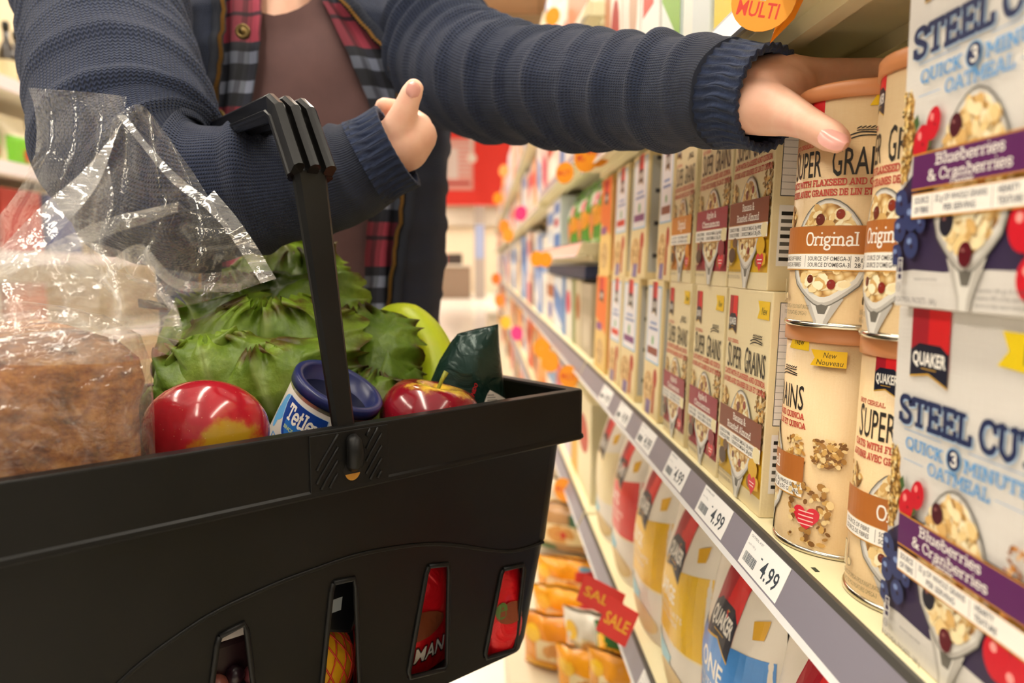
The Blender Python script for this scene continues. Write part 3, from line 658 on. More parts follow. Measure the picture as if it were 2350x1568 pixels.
def canister(T, label, tin=True):
    Rr, H = .0435, .1545
    t = thing('cereal_canister', label, 'canister', T=T, group='tan oat canisters')
    b = MB(); b.lathe([(Rr, .003), (Rr, H)], CARD_TAN(), 72, cap0=False)
    rm = M('#cfc8b6', .18, 1.0, .5, 'tin_rim')
    W = 2 * pi * Rr * .33
    p = Pr(b, lambda u, v, h: (-(Rr + h) * math.cos(u / Rr), -(Rr + h) * -math.sin(-u / Rr) * 1.0, v), curved=.0035, h0=1.4e-4)
    p.fn = lambda u, v, h: (-(Rr + h) * math.cos(u / Rr), -(Rr + h) * math.sin(u / Rr), v)
    tan_design(p, .092, .163, 'Original', '#b0692f', None, lu=-.28)
    heart(p, .05, .026, .0095, M('#d3283a', .4))
    for i in range(4): p.rect(.0445, .0295 - i * .003, .0555, .0303 - i * .003, M('#f0c8c0', .4))
    p.oats(70, (.036, .008, .066, .05, lambda u, v: abs(u - .05) > .009 or v < .017 or v > .037), .0023, [M(c, .5) for c in ('#cda25c', '#a87a3c', '#7d5428', '#e6cb94')], 8)
    p.oats(110, (.052, .064, .072, .083), .0018, [M(c, .5) for c in ('#cda25c', '#a87a3c', '#7d5428', '#e6cb94')], 12)
    p.poly([(.046, .1445), (.069, .1445), (.069, .1335), (.046, .1335), (.049, .139)], M('#e2b41c', .4)); k = M('#3a2f1c', .5)
    p.text('New', .0585, .1395, .0038, k, al='c', w=.008, shear=.2); p.text('Nouveau', .0585, .1345, .0038, k, al='c', w=.0165, shear=.2)
    nutrition(p, .081, .058, .062, .087, NUT)
    g = M('#5a5038', .5)
    for i, s_ in enumerate(('INGREDIENTS: WHOLE GRAIN OATS, FLAXSEED,', 'QUINOA.', 'CONTAINS OAT INGREDIENTS.', 'MAY CONTAIN WHEAT.', 'INGREDIENTS : FLOCONS D\'AVOINE', 'ENTIERS, GRAINES DE LIN, QUINOA.', 'CONTIENT DES INGREDIENTS', 'D\'AVOINE.', 'PEUT CONTENIR DU BLE.')): p.text(s_, .081, .0535 - i * .0033, .0021, g, cond=.0015, bold=.01)
    p.ell(.1, .0125, .0033, .0033, M('#e81f86', .4), 16); p.ell(.108, .0125, .0033, .0033, M('#ec83ae', .4), 16)
    b.build('drum', t)
    b = MB(); b.lathe([(Rr - .002, .0005), (Rr + .0002, 0), (Rr + .0014, .0006), (Rr + .0016, .002), (Rr + .0008, .0038), (Rr, .004)], rm, 72); b.build('base_rim', t)
    b = MB(); b.lathe([(Rr + .0006, H - .0055), (Rr + .0017, H - .0053), (Rr + .0018, H + .0035), (Rr + .0008, H + .005), (Rr - .003, H + .0052), (Rr - .0045, H + .003), (.002, H + .003)], M('#d08a58', .38, 0, .5), 72); b.build('lid', t)
    return t

LEAN = .03
def on_shelf(x, y, z, lean=LEAN, rz=0, x0=.216, z0=.847):
    "place upright goods that lean back a little about the shelf's front edge"
    P = Matrix.Translation((x0, 0, z0)) @ Matrix.Rotation(lean, 4, 'Y') @ Matrix.Translation((x - x0, y, z - z0))
    return P @ Matrix.Rotation(rz, 4, 'Z')
Z0 = .8472
steel_cut_box(Matrix.Translation((.2195, .3835 - .057, Z0)), 'grey oatmeal box with purple banner standing on the shelf board')
steel_cut_box(Matrix.Translation((.2125, .3765 - .057, Z0 + .1812)), 'upper grey oatmeal box resting on the other grey box')
HC = .1600
canister(on_shelf(.2605, .522, Z0, rz=math.radians(-30)), 'lower tan canister with nutrition table turned to view, under the gripped one')
canister(on_shelf(.2690, .4285, Z0, rz=math.radians(41)), 'lower tan canister standing close against the grey oatmeal box')
canister(on_shelf(.2540, .5100, Z0 + HC, rz=math.radians(37)), 'upper tan canister gripped by the shopper at the lid')
canister(on_shelf(.2620, .4182, Z0 + HC, rz=math.radians(4)), 'upper tan canister half hidden behind the upper grey box')
BAN = (('Banana &', 'Roasted Almond'), '#7d3f2a', '#d8a818'); APP = (('Apples &', 'Cinnamon'), '#93233a', '#8c1f34'); MAP = ('Original', '#c47a22', '#d98a1e')
for (yc, W), zz, fl, lb in (((.620, .104), 0, BAN, 'lower tan grain box with brown almond banner nearest the canisters'), ((.728, .096), 0, APP, 'lower tan grain box with dark red banner in the middle of three'), ((.842, .094), 0, APP, 'lower tan grain box with dark red banner beside the white striped boxes'),
                            ((.630, .094), .1812, BAN, 'upper tan grain box with brown almond banner behind the canister'), ((.733, .100), .1812, APP, 'upper tan grain box with dark red banner in the middle of three'), ((.845, .085), .1812, MAP, 'upper tan grain box with orange brown banner')):
    tan_box(on_shelf(.2195, yc, Z0 + zz), lb, *fl, W=W)
def white_box(T, label, W, band, H=.181, D=.06):
    t = thing('cereal_box', label, 'cereal box', T=T, group='cream boxes with white label panel')
    b = MB(); b.box((0, -W / 2, 0), (D, W / 2, H), M('#e8d2a0', .45), bev=.0009)
    p = Pr(b, lambda u, v, h: (-h, -u, v))
    p.rect(-W * .42, H * .4, W * .42, H * .96, M('#6db3de', .45)); p.rect(-W * .38, H * .41, W * .38, H * .95, M('#e9e6ea', .4)); logo(p, -W * .14, H * .74, W * .3, H * .25)
    p.rect(-W * .26, H * .64, W * .28, H * .66, M('#7f8fb8', .5)); p.rect(-W * .2, H * .68, W * .2, H * .7, M('#8fa0c8', .5)); p.ell(0, H * .565, W * .06, W * .07, M('#6aa868', .5), 12); p.rect(-W * .32, H * .46, W * .32, H * .515, M(band, .45))
    p.ell(-W * .15, H * .2, W * .3, H * .13, M('#d2a468', .5), 18); p.ell(-W * .15, H * .22, W * .24, H * .09, OATS(), 18); p.ell(W * .25, H * .3, W * .12, H * .07, M('#b83a2a', .5), 12); p.poly([(W * .1, H * .04), (W * .24, H * .04), (W * .3, H * .33), (W * .2, H * .33)], M('#b5482c', .5)); p.poly([(-W * .3, H * .0 + .002), (0, .002), (W * .05, H * .12), (-W * .25, H * .12)], M('#8a76a0', .5))
    p2 = Pr(b, lambda u, v, h: (u, -W / 2 - h, v)); p2.rect(.004, .01, D - .004, H - .01, M('#b9b8b4', .35)); [p2.rect(.01, .03 + .045 * i, .04, .036 + .045 * i, M('#3a3a40', .5)) for i in range(4)]
    b.build('carton', t); return t
for yc, W, zz, band, lb in ((.965, .09, 0, '#8a4030', 'lower white panelled box with brown stripe'), (1.125, .12, 0, '#7a3a78', 'lower white panelled box with purple stripe'), (1.245, .1, 0, '#d8402c', 'lower white panelled box with red stripe'),
                            (.93, .07, .1812, '#8a4a38', 'upper white panelled box with brown stripe'), (1.09, .11, .1812, '#7a3a78', 'upper white panelled box with purple stripe'), (1.235, .11, .1812, '#d8402c', 'upper white panelled box with red stripe')):
    white_box(on_shelf(.2195, yc, Z0 + zz), lb, W, band)
def orange_box(T, label, W=.1, H=.181, D=.06):
    t = thing('cereal_box', label, 'cereal box', T=T, group='orange cereal boxes')
    b = MB(); b.box((0, -W / 2, 0), (D, W / 2, H), M('#e9c478', .45), bev=.0009); p = Pr(b, lambda u, v, h: (-h, -u, v))
    p.poly([(-W * .48, H * .55), (W * .48, H * .4), (W * .48, H * .99), (-W * .48, H * .99)], M('#e8742a', .45)); logo(p, -W * .2, H * .7, W * .36, H * .27); p.rect(-W * .4, H * .42, W * .1, H * .5, M('#8a4a8a', .45)); p.ell(0, H * .2, W * .32, H * .14, OATS(), 18)
    p2 = Pr(b, lambda u, v, h: (u, -W / 2 - h, v)); p2.rect(.004, .01, D - .004, H - .01, M('#e58a4a', .4)); b.build('carton', t)
orange_box(on_shelf(.2195, 1.40, Z0), 'lower orange topped cereal box at the end of the row', .13)
orange_box(on_shelf(.2195, 1.39, Z0 + .1812), 'upper orange topped cereal box at the end of the row', .12)
# ------------------------------------------------------------------ pouches and bags of goods
def pouch(W, D, H, mat, seed=0, wr=.0015, top=.12, nx=28, nz=30, pillow=False):
    "soft bag standing on its base, front towards -x; returns builder and the print function of its front"
    def dep(t):
        if pillow: return D / 2 * max(0.02, (1 - abs(2 * t - 1) ** 2.6)) ** .55
        a = min(1, .82 + t * 1.2) if t < .15 else 1
        return D / 2 * a * (1 if t < .45 else max(.03, math.cos((t - .45) / (.55 - top * .3) * pi / 2) ** .8 if (t - .45) / (.55 - top * .3) < 1 else .03))
    def front(u, v, h, sg=-1):
        t = min(1, max(0, v / H)); w_ = W / 2 * (1 - .03 * math.sin(t * pi)); k = max(0, 1 - min(1, abs(u / w_)) ** 2.6) ** .6
        wv = wr * noise.noise(Vector((u * 40 + seed, v * 34, seed * 3.1))) * (.4 + t)
        return Vector((sg * (dep(t) * k + .0008 + h) + wv, -u, v))
    b = MB()
    for sg in (-1, 1):
        rows = []
        for j in range(nz + 1):
            v = H * j / nz; t = j / nz; w_ = W / 2 * (1 - .03 * math.sin(t * pi))
            rows.append([front(w_ * (2 * i / nx - 1) * .9999, v, 0, sg) for i in range(nx + 1)])
        b.grid(rows if sg < 0 else [r[::-1] for r in rows], mat, True, uvs=True)
    return b, front
FOIL = lambda hexc, r=.3: M(hexc, r, 0, .55)
def oats_bag(T, label, col, W=.168, H=.245, D=.075, word='ONE', sub=True, dark='#23242c'):
    t = thing('oats_bag', label, 'cereal bag', T=T, group='oats bags on the lower shelf')
    b, f = pouch(W, D, H, FOIL('#e3d9cb', .35), seed=len(label))
    p = Pr(b, f, curved=.009, cv=.012, h0=7e-4, dh=2e-5, clip=(-W * .485, W * .485))
    p.convex([(-W * .47, H * .3), (W * .47, H * .3), (W * .47, H * .72), (W * .1, H * .66), (-W * .47, H * .63)], FOIL(col))
    p.rect(-W * .47, H * .3, W * .47, H * .31, FOIL('#e9d9b0')); logo(p, -W * .17, H * .6, W * .34, H * .36)
    wh = M('#f3ece2', .4)
    if word: p.text(word, -W * .02, H * .5, H * .075, wh, al='c', w=W * .34, bold=.02)
    if sub: p.text('MINUTE OATS', 0, H * .44, H * .03, wh, al='c', w=W * .55); p.text('GRUAU RAPIDE', 0, H * .4, H * .022, wh, al='c', w=W * .42)
    p.poly([(-W * .44, H * .2), (W * .12, H * .14), (W * .08, H * .19), (W * .12, H * .23), (-W * .44, H * .28)], FOIL('#7fc0d2')); p.ell(-W * .33, H * .36, W * .09, W * .1, FOIL('#d8624a'), 16)
    p.ell(W * .1, H * .1, W * .3, H * .08, M('#dcbf8a', .5), 18); p.poly([(W * .3, H * .82), (W * .42, H * .86), (W * .4, H * .78), (W * .33, H * .76)], FOIL('#d9a52e'))
    b.build('pouch', t)
    b2 = MB(); b2.box((-.0025, -W / 2 + .003, H - .012), (.0025, W / 2 - .003, H + .002), FOIL('#d8cdbd', .35)); b2.build('top_seal', t)
    return t
ZL = .5303
for y, lb, col, wd, dk in ((.50, 'cream oats bag with red panel cut by the bottom edge, nearest on the lower shelf', '#c8252c', '', 0), (.675, 'oats bag with bright blue panel on the lower shelf', '#3f86cf', 'ONE', 0), (.845, 'oats bag with yellow panel beside the blue one', '#e2b41f', 'LARGE', 0),
                           (1.02, 'oats bag with yellow panel next to the red one', '#e0ae18', 'QUICK', 0), (1.205, 'oats bag with plain red panel on the lower shelf', '#d5312f', 'OATS', 0), (1.39, 'pale cream bag beyond the red oats bag on the lower shelf', '#e8d6a8', '', 0)):
    oats_bag(Matrix.Translation((.258, y, ZL)), lb, col, word=wd, sub=bool(wd))
def plain_box(name, label, cat, y0, y1, z, h, cols, group=None, x0=.222, d=.16, stripe=True):
    t = thing(name, label, cat, (x0, (y0 + y1) / 2, z), group)
    W = y1 - y0; b = MB(); b.box((0, -W / 2, 0), (d, W / 2, h), M(cols[0], .45), bev=.002)
    p = Pr(b, lambda u, v, hh: (-hh, -u, v), dh=3e-5); c = M(cols[1], .45); r = R.random
    if stripe:
        k = int(r() * 4)
        if k == 0: p.rect(-W * .5, h * .55, W * .5, h * .8, c); p.ell(0, h * .28, W * .3, h * .18, M(cols[2], .5), 14)
        elif k == 1: p.rect(-W * .5, 0, W * .5, h * .3, c); p.rect(-W * .4, h * .45, W * .2, h * .6, M(cols[2], .5)); p.rect(-W * .4, h * .7, W * .4, h * .9, c)
        elif k == 2: p.rect(-W * .5, 0, -W * .12, h, c); p.ell(W * .15, h * .6, W * .25, h * .2, M(cols[2], .5), 14)
        else: p.poly([(-W * .5, h * .4), (W * .5, h * .15), (W * .5, h * .6), (-W * .5, h * .85)], c); p.rect(-W * .3, h * .06, W * .35, h * .14, M(cols[2], .5))
    b.build('carton', t); return t
# goods on the near top shelf
for y0, y1, cols, lb in ((.60, .745, ('#f0dfa6', '#ecd23a', '#f7f0dc'), 'cream and yellow box on the top shelf nearest the orange wobbler'), (.76, .86, ('#dfe6e4', '#eef0e6', '#c9d6d8'), 'pale box with soft bowl picture on the top shelf'),
                         (.875, .965, ('#e6efe9', '#86b83e', '#f2efe4'), 'white box with green splash on the top shelf'), (.98, 1.09, ('#f0ece6', '#7ea6cf', '#d24a3a'), 'white box with blue edge on the top shelf'),
                         (1.105, 1.235, ('#f4eee6', '#e8d9ce', '#c9a58a'), 'plain white box on the top shelf beside the red edged one'), (1.25, 1.42, ('#efe3d6', '#b97a4e', '#a8281f'), 'white box with brown picture and red edge, farthest on the near top shelf')):
    plain_box('cereal_box', lb, 'cereal box', y0, y1, 1.2575, .30, cols, 'boxes on the near top shelf', x0=.226)
# green bags and pale boxes in the second bay
def green_bag(y, z, lb, W=.2, H=.15):
    t = thing('snack_bag', lb, 'snack bag', (.275, y, z), 'green bags in the second bay')
    b, f = pouch(W, .07, H, FOIL('#4f9a2e', .25), seed=int(y * 10), wr=.004); p = Pr(b, f, curved=.014, cv=.014, h0=8e-4, dh=4e-5, clip=(-W * .47, W * .47))
    p.ell(-W * .1, H * .25, W * .26, H * .2, FOIL('#e07a1c'), 14); p.ell(W * .25, H * .4, W * .16, H * .16, FOIL('#e89a24'), 14); p.rect(-W * .3, H * .55, W * .3, H * .74, FOIL('#e9efe2')); p.rect(-W * .2, H * .8, W * .25, H * .93, FOIL('#1f6a4a')); p.ell(W * .2, H * .64, W * .1, H * .1, FOIL('#d94a6a'), 12)
    b.build('pouch', t)
for y, lb in ((1.66, 'nearest shiny green bag standing in the second bay'), (1.87, 'middle shiny green bag in the second bay'), (2.08, 'farthest shiny green bag in the second bay')): green_bag(y, 1.0955, lb)
for y0, y1, cols, z, h, lb in ((1.57, 1.72, ('#b9ab93', '#a99c82', '#c8bca4'), .8473, .16, 'tall greyish carton at the start of the second bay'), (1.73, 1.9, ('#c9bc9c', '#7f8a4a', '#a5602c'), .8473, .165, 'beige carton with green and brown edge in the second bay'),
                            (1.92, 2.14, ('#e4ddd0', '#3f7fc0', '#cf3a5a'), .8473, .165, 'white carton with blue end in the second bay'), (2.16, 2.4, ('#dfe3ea', '#5a86c8', '#eef0f2'), .8473, .165, 'pale blue striped carton in the second bay'), (2.42, 2.66, ('#e8d9cc', '#b0623a', '#5a6ab0'), .8473, .165, 'brown striped carton ending the second bay'),
                            (2.22, 2.42, ('#dfe6ee', '#3f78c0', '#c02a4a'), 1.0955, .155, 'blue and white carton beside the green bags'), (2.44, 2.67, ('#e6e2de', '#6a90c8', '#c7d4e6'), 1.0955, .155, 'white carton with blue band past the green bags'),
                            (1.53, 1.85, ('#c9b7a4', '#8a5a3a', '#3a4a7a'), 1.3005, .2, 'brown carton on the upper shelf above the green bags'), (1.87, 2.25, ('#ded6d2', '#6a86b8', '#e8e2da'), 1.3005, .2, 'white and blue carton above the green bags'), (2.28, 2.66, ('#ecd2c4', '#c8503a', '#f0e6dc'), 1.3005, .2, 'pink and red carton at the upper end of the second bay'),
                            (1.53, 2.05, ('#f0e2d2', '#c9825a', '#f4efe8'), 1.5605, .25, 'cream carton on the highest shelf of the second bay'), (2.08, 2.66, ('#efd9cc', '#d9603a', '#f4ebe4'), 1.5605, .25, 'pink carton on the highest shelf of the second bay'),
                            (1.55, 1.9, ('#e9dcb4', '#d9a83a', '#b8452c'), .5303, .22, 'yellowish carton at the lower shelf of the second bay'), (1.93, 2.3, ('#d9d0dc', '#c8405a', '#e8c83a'), .5303, .22, 'lilac carton with red panel on the lower shelf'), (2.33, 2.66, ('#e6dccb', '#7a9ac0', '#c88a3a'), .5303, .22, 'pale carton ending the lower shelf of the second bay')):
    plain_box('carton_box', lb, 'box', y0, y1, z, h, cols, 'cartons in the second bay', x0=.228)
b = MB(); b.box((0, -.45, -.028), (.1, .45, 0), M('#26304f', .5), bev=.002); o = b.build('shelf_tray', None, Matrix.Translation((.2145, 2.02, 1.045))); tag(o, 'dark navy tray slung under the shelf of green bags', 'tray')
# the far run of goods
PAL = {'white': ('#ebe6e0', '#7d9ccf', '#d8d0c8'), 'orange': ('#e8a45a', '#e2701e', '#f2d8a8'), 'pink': ('#eccac4', '#d0506a', '#f4e6e0'), 'blue': ('#8aa4d4', '#3a5aa8', '#e8e6ea'), 'red': ('#d9705a', '#b82a2a', '#f0e0cc'), 'cream': ('#ecdcb8', '#c89a5a', '#f4ecdc'), 'brown': ('#b08a66', '#6a4632', '#d9c2a0')}
def run(z, h, place, seq, y=2.74, y1=11.5, grow=1.07, w0=.2):
    k = 0; w_ = w0
    while y < y1:
        c = seq[k % len(seq)]; hh = h * (.8 + .2 * R.random())
        plain_box('grocery_carton', f'blurred {c} carton {place}', 'box', y, y + w_, z, hh, PAL[c], f'{c} cartons {place}', x0=.222 + .02 * R.random(), d=.2, stripe=True)
        y += w_ + .015; w_ *= grow; k += 1
run(.8473, .38, 'far down the waist high shelf', ['white', 'blue', 'white', 'brown', 'pink', 'white', 'blue', 'cream', 'orange'])
run(1.2803, .275, 'far down the eye level shelf', ['pink', 'white', 'orange', 'pink', 'red', 'white', 'blue', 'cream'])
run(1.6203, .42, 'far down the highest shelf', ['white', 'cream', 'pink', 'white', 'orange', 'white'])
run(.5303, .26, 'far down the knee high shelf', ['orange', 'orange', 'brown', 'orange', 'red', 'cream', 'white'])
run(.1503, .31, 'far down the bottom deck', ['red', 'cream', 'brown', 'white', 'orange'], y=3.3)
# sale tags
def disc_tag(c, r, label, col='#f59a1c', word=None, wc='#d8402a', az=-.7, n=24, txtw=1.3, fold=False, roll=0):
    T = Matrix.Translation(c) @ Matrix.Rotation(az, 4, 'Z') @ Matrix.Rotation(roll, 4, 'Y')
    t = thing('sale_tag', label, 'sale tag', T=T, group='orange sale tags along the shelves')
    b = MB(); m = M(col, .4); P = [(r * math.cos(2 * pi * i / n), r * math.sin(2 * pi * i / n)) for i in range(n)]
    b.poly([(x, 0, z) for x, z in P], m); b.poly([(x, .0006, z) for x, z in P][::-1], m)
    for i in range(n):
        (a, c_), (d, e) = P[i], P[(i + 1) % n]; b.poly([(a, 0, c_), (a, .0006, c_), (d, .0006, e), (d, 0, e)], m)
    if word:
        p = Pr(b, lambda u, v, h: (u, -h, v)); p.text(word, -r * .08, -r * (.55 if fold else .22), r * .46, M(wc, .5), al='c', w=r * txtw, bold=.015)
    b.build('disc', t)
    b = MB()
    if fold:
        b.poly([(r * .62, 0, r * .9), (r * 1.25, .012, r * .95), (r * 1.02, .012, -r * .3), (r * .55, .004, -r * 1.25), (r * .6, 0, -r * .95)], M('#f08c18', .4)); b.poly([(r * .62, .0008, r * .9), (r * 1.25, .0128, r * .95), (r * 1.02, .0128, -r * .3), (r * .55, .0048, -r * 1.25), (r * .6, .0008, -r * .95)][::-1], M('#f08c18', .4)); b.build('folded_flap', t)
    b = MB(); b.box((-.002, 0, -.001), (.002, .03, .001), M('#e8e4dc', .3)); b.build('clip', t)
    return t
disc_tag(PX(1752, -2, .50), .0205, 'large orange round wobbler with red letters hanging above the canisters', word='MULTI', fold=True, az=-.45, roll=.25, col='#f7a63a', wc='#e2483a')
for px, py, Y, r_, lb in ((1372, 345, 1.32, .029, 'orange round tag hanging under the arm above the white boxes'), (1345, 362, 1.36, .026, 'orange tag overlapping another just past the white boxes'), (1296, 397, 1.55, .022, 'lone orange tag in front of the green bags'),
                          (1268, 38, 2.2, .026, 'small orange tag high on the aisle end, upper of two'), (1259, 78, 2.2, .024, 'small orange tag high on the aisle end, lower of two'), (1232, 594, 2.05, .022, 'reddish orange tag at the shelf of green bags'), (1252, 596, 1.9, .02, 'bright orange tag at the end of the green bag shelf'),
                          (1243, 800, 2.15, .03, 'orange tag on the rail in front of the orange boxes'), (1262, 830, 2.0, .03, 'orange tag hanging below the rail by the dark basket corner'), (1305, 865, 1.6, .026, 'orange tag just above the basket corner'), (1294, 1125, 1.75, .03, 'orange tag beside the lower basket corner')):
    disc_tag(PX(px, py, Y), r_, lb, word='MULTI' if px > 1290 else None)
i = 0
for px, py, Y, c in ((1157, 520, 3.6, '#f08a2a'), (1166, 540, 3.3, '#f29a30'), (1142, 455, 4.4, '#f28a20'), (1138, 640, 4.6, '#f0722a'), (1146, 690, 4.0, '#ee8a3a'), (1195, 490, 2.9, '#e83a7a'), (1186, 765, 2.9, '#e8408a'), (1160, 740, 3.4, '#f0c040'), (1156, 392, 4.2, '#f4a05a')):
    disc_tag(PX(px, py, Y), .03 + .004 * (Y - 3), 'tiny blurred sale disc far along the shelf edges', col=c)
def sale_flag(c, w_, h, label, az, roll, word='SALE'):
    T = Matrix.Translation(c) @ Matrix.Rotation(az, 4, 'Z') @ Matrix.Rotation(roll, 4, 'Y'); t = thing('sale_flag', label, 'sale tag', T=T, group='red sale flags')
    b = MB(); b.box((-w_ / 2, 0, -h / 2), (w_ / 2, .0008, h / 2), M('#e02a22', .4)); p = Pr(b, lambda u, v, hh: (u, -hh, v)); p.text(word, 0, -h * .18, h * .34, M('#f2b32a', .5), al='c', w=w_ * .78, bold=.02); b.build('card', t)
sale_flag(PX(1378, 1372, 1.04), .066, .046, 'red sale flag hanging over the orange bags, farther of two', -.5, .3)
sale_flag(PX(1416, 1428, .97), .046, .056, 'red sale flag with yellow letters, nearer of two', -.5, .35)
# bags lying on the bottom deck
def pillow_bag(c, W, H, D, az, tilt, label, cols, seed):
    T = Matrix.Translation(c) @ Matrix.Rotation(az, 4, 'Z') @ Matrix.Rotation(tilt, 4, 'Y') @ Matrix.Translation((0, 0, -H / 2))
    t = thing('bread_bag', label, 'bread bag', T=T, group='orange bags on the bottom deck')
    b, f = pouch(W, D, H, FOIL(cols[0], .25), seed=seed, wr=.006, pillow=True); p = Pr(b, f, curved=.014, cv=.014, h0=1.2e-3, dh=5e-5, clip=(-W * .47, W * .47))
    p.rect(-W * .3, H * .3, W * .35, H * .7, FOIL('#efd9a8')); p.ell(-W * .02, H * .5, W * .2, H * .19, M('#d99a52', .5), 18); p.ell(0, H * .5, W * .07, H * .07, M('#c8322a', .5), 12); p.rect(W * .1, H * .68, W * .45, H * .9, FOIL(cols[1])); p.ell(W * .2, H * .92, W * .1, H * .04, FOIL('#7ab8dc'), 12); p.rect(-W * .45, H * .08, -W * .1, H * .24, FOIL(cols[2])); p.ell(-W * .34, H * .75, W * .1, H * .14, FOIL('#f6c21e'), 12)
    b.build('wrapper', t)
for px, py, Y, W, H, D, az, tl, cols, lb in ((1315, 1330, 1.72, .19, .13, .10, 1.1, -.25, ('#f0a21e', '#c8303a', '#f2c52a'), 'orange bag with red corner lying topmost in the bread pile'), (1320, 1400, 1.62, .20, .13, .10, 1.15, -.3, ('#f2a81c', '#d02a34', '#f7c93a'), 'orange bag second from the top of the bread pile'),
                                    (1300, 1476, 1.55, .2, .15, .11, 1.2, -.2, ('#e8921c', '#e9e2d4', '#f2b52a'), 'orange bag with white patch low in the bread pile'), (1385, 1475, 1.42, .17, .15, .10, 1.0, -.25, ('#ece2d2', '#f0a81e', '#f2c02a'), 'white topped bag with bun picture beside the red flags'),
                                    (1385, 1555, 1.4, .2, .13, .11, 1.1, -.2, ('#f0a01a', '#8a3a1e', '#f2c42a'), 'orange and brown bag lying at the bottom of the bread pile'), (1448, 1500, 1.3, .14, .12, .09, 1.0, -.2, ('#3f7a3a', '#2f5f3a', '#58904a'), 'dark green bag tucked under the lower rail'), (1445, 1560, 1.25, .16, .1, .09, 1.0, -.2, ('#e89a24', '#e9ddc8', '#f2c03a'), 'orange and white bag under the green one')):
    pillow_bag(PX(px, py, Y), W, H * .9, D * .72, az, tl, lb, cols, int(px + py))
for px, py, Y, cols, lb in ((1300, 1165, 2.35, ('#e6d6bc', '#c8502a', '#d9b890'), 'beige and red bag farther along the bottom deck'), (1300, 1225, 2.2, ('#b98a58', '#2f5a34', '#3a6a3a'), 'brown and green bag behind the orange bread pile')): pillow_bag(PX(px, py, Y) + Vector((0, 0, .02)), .24, .16, .09, 1.1, -.2, lb, cols, int(py))

# ------------------------------------------------------------------ shelving on the other side of the aisle
LX = -1.80
t = thing('shelving_unit', 'cream shelving across the aisle behind the shopper with bottles and bags', 'shelving', (0, 0, 0))
for z in (.15, .72, 1.09, 1.43, 1.745):
    b = MB(); b.box((LX - .45, 2.0, z - .05), (LX, 9, z), M('#d9d2c0', .4), bev=.003); s = b.build('shelf_board', t)
    b = MB(); b.box((LX, 2.0, z - .045), (LX + .012, 9, z + .005), M('#d8cfd0', .4)); b.build('price_rail', s)
b = MB(); b.box((LX - .47, 2, .1), (LX - .45, 9, 2.3), M('#e8d6b2', .6)); b.build('back_panel', t)
for i in range(7):
    y = 2.62 + i * .13; t = thing('sauce_bottle', 'dark sauce bottle on the upper shelf across the aisle', 'bottle', (LX - .1 - .04 * (i % 2), y, 1.7453), 'dark bottles across the aisle')
    b = MB(); b.lathe([(.03, 0), (.032, .005), (.032, .13), (.026, .16), (.012, .19), (.012, .235)], M('#2a1f14', .15, 0, .6), 20); b.build('glass', t)
    b = MB(); b.lathe([(.0325, .03), (.0325, .11)], M('#b98a4a' if i % 2 else '#d9c9a0', .5), 20, cap0=False, cap1=False); b.build('paper_wrap', t)
    b = MB(); b.lathe([(.014, .232), (.014, .26), (.012, .263)], M('#1a1a1a', .4), 16); b.build('cap', t)
for i in range(4):
    y = 2.72 + i * .19; t = thing('pasta_bag', ('green and white bag on the middle shelf across the aisle, nearest', 'white bag with green corner across the aisle', 'second green bag across the aisle', 'farthest pale bag across the aisle')[i], 'food bag', T=Matrix.Translation((LX - .08, y, 1.4303)) @ Matrix.Rotation(pi, 4, 'Z'), group='bags across the aisle')
    b, f = pouch(.17, .08, .2, FOIL('#e9dcc4' if i % 2 else '#d9cfae'), seed=i); p = Pr(b, f, curved=.014, cv=.014, h0=1e-3, dh=5e-5, clip=(-.08, .08)); p.rect(-.08, .01, .08, .12, FOIL('#6fb52e')); p.ell(.03, .05, .03, .03, FOIL('#a8482c'), 12); b.build('pouch', t)
for i, (c, z) in enumerate((('#b87a5a', 1.0903), ('#dcc7ae', 1.0903), ('#a33a30', 1.0903), ('#3a4a7a', 1.0903), ('#c8a888', .7203), ('#d9c8b0', .7203), ('#b06a4a', .7203))):
    y = 2.45 + .3 * (i % 4); z_ = 'waist high' if z > 1 else 'low'; b = MB(); b.box((-.2, -.13, 0), (0, .13, .25), M(c, .5), bev=.003); o = b.build('grocery_carton', None, Matrix.Translation((LX - .03, y, z)))
    tag(o, ('brown carton nearest on the waist high shelf across the aisle', 'pale tan carton on the waist high shelf across the aisle', 'deep red carton on the waist high shelf across the aisle', 'navy carton on the waist high shelf across the aisle', 'tan carton nearest on the low shelf across the aisle', 'cream carton on the low shelf across the aisle', 'rust carton on the low shelf across the aisle')[i], 'box', 'cartons across the aisle')
# ------------------------------------------------------------------ the shopping basket
BE1 = Vector((.78, .625, 0)).normalized(); BE2 = Vector((-BE1.y, BE1.x, 0)); BZ = .9375
BM = Vector((-.0919, .504, BZ))
BT = Matrix(((BE1.x, BE2.x, 0, BM.x), (BE1.y, BE2.y, 0, BM.y), (0, 0, 1, BM.z), (0, 0, 0, 1)))
def BP(px, py, off):
    "point of the vertical plane lying off metres behind the basket's front, on the sight line of a pixel"
    d = ray(px, py); P0 = BM + BE2 * off; return EYE + d * ((P0 - EYE).dot(BE2) / d.dot(BE2))
def BL(p): return BT.inverted() @ Vector(p)
def _plastic(t):
    co = t.coord('Object'); n = t.noise(co, 14, 5); n2 = t.noise(co, 420, 2)
    t.l(t.ramp(n, [(.3, '#090908'), (.7, '#0f0e0d')]), t.b.inputs['Base Color']); t.l(t.ramp(n, [(.3, (.34,) * 3 + (1,)), (.7, (.5,) * 3 + (1,))]), t.b.inputs['Roughness']); t.b.inputs['Specular IOR Level'].default_value = .24; t.bump(n2, .12, .0004)
PLAST = lambda: mk('black_moulded_plastic', _plastic)
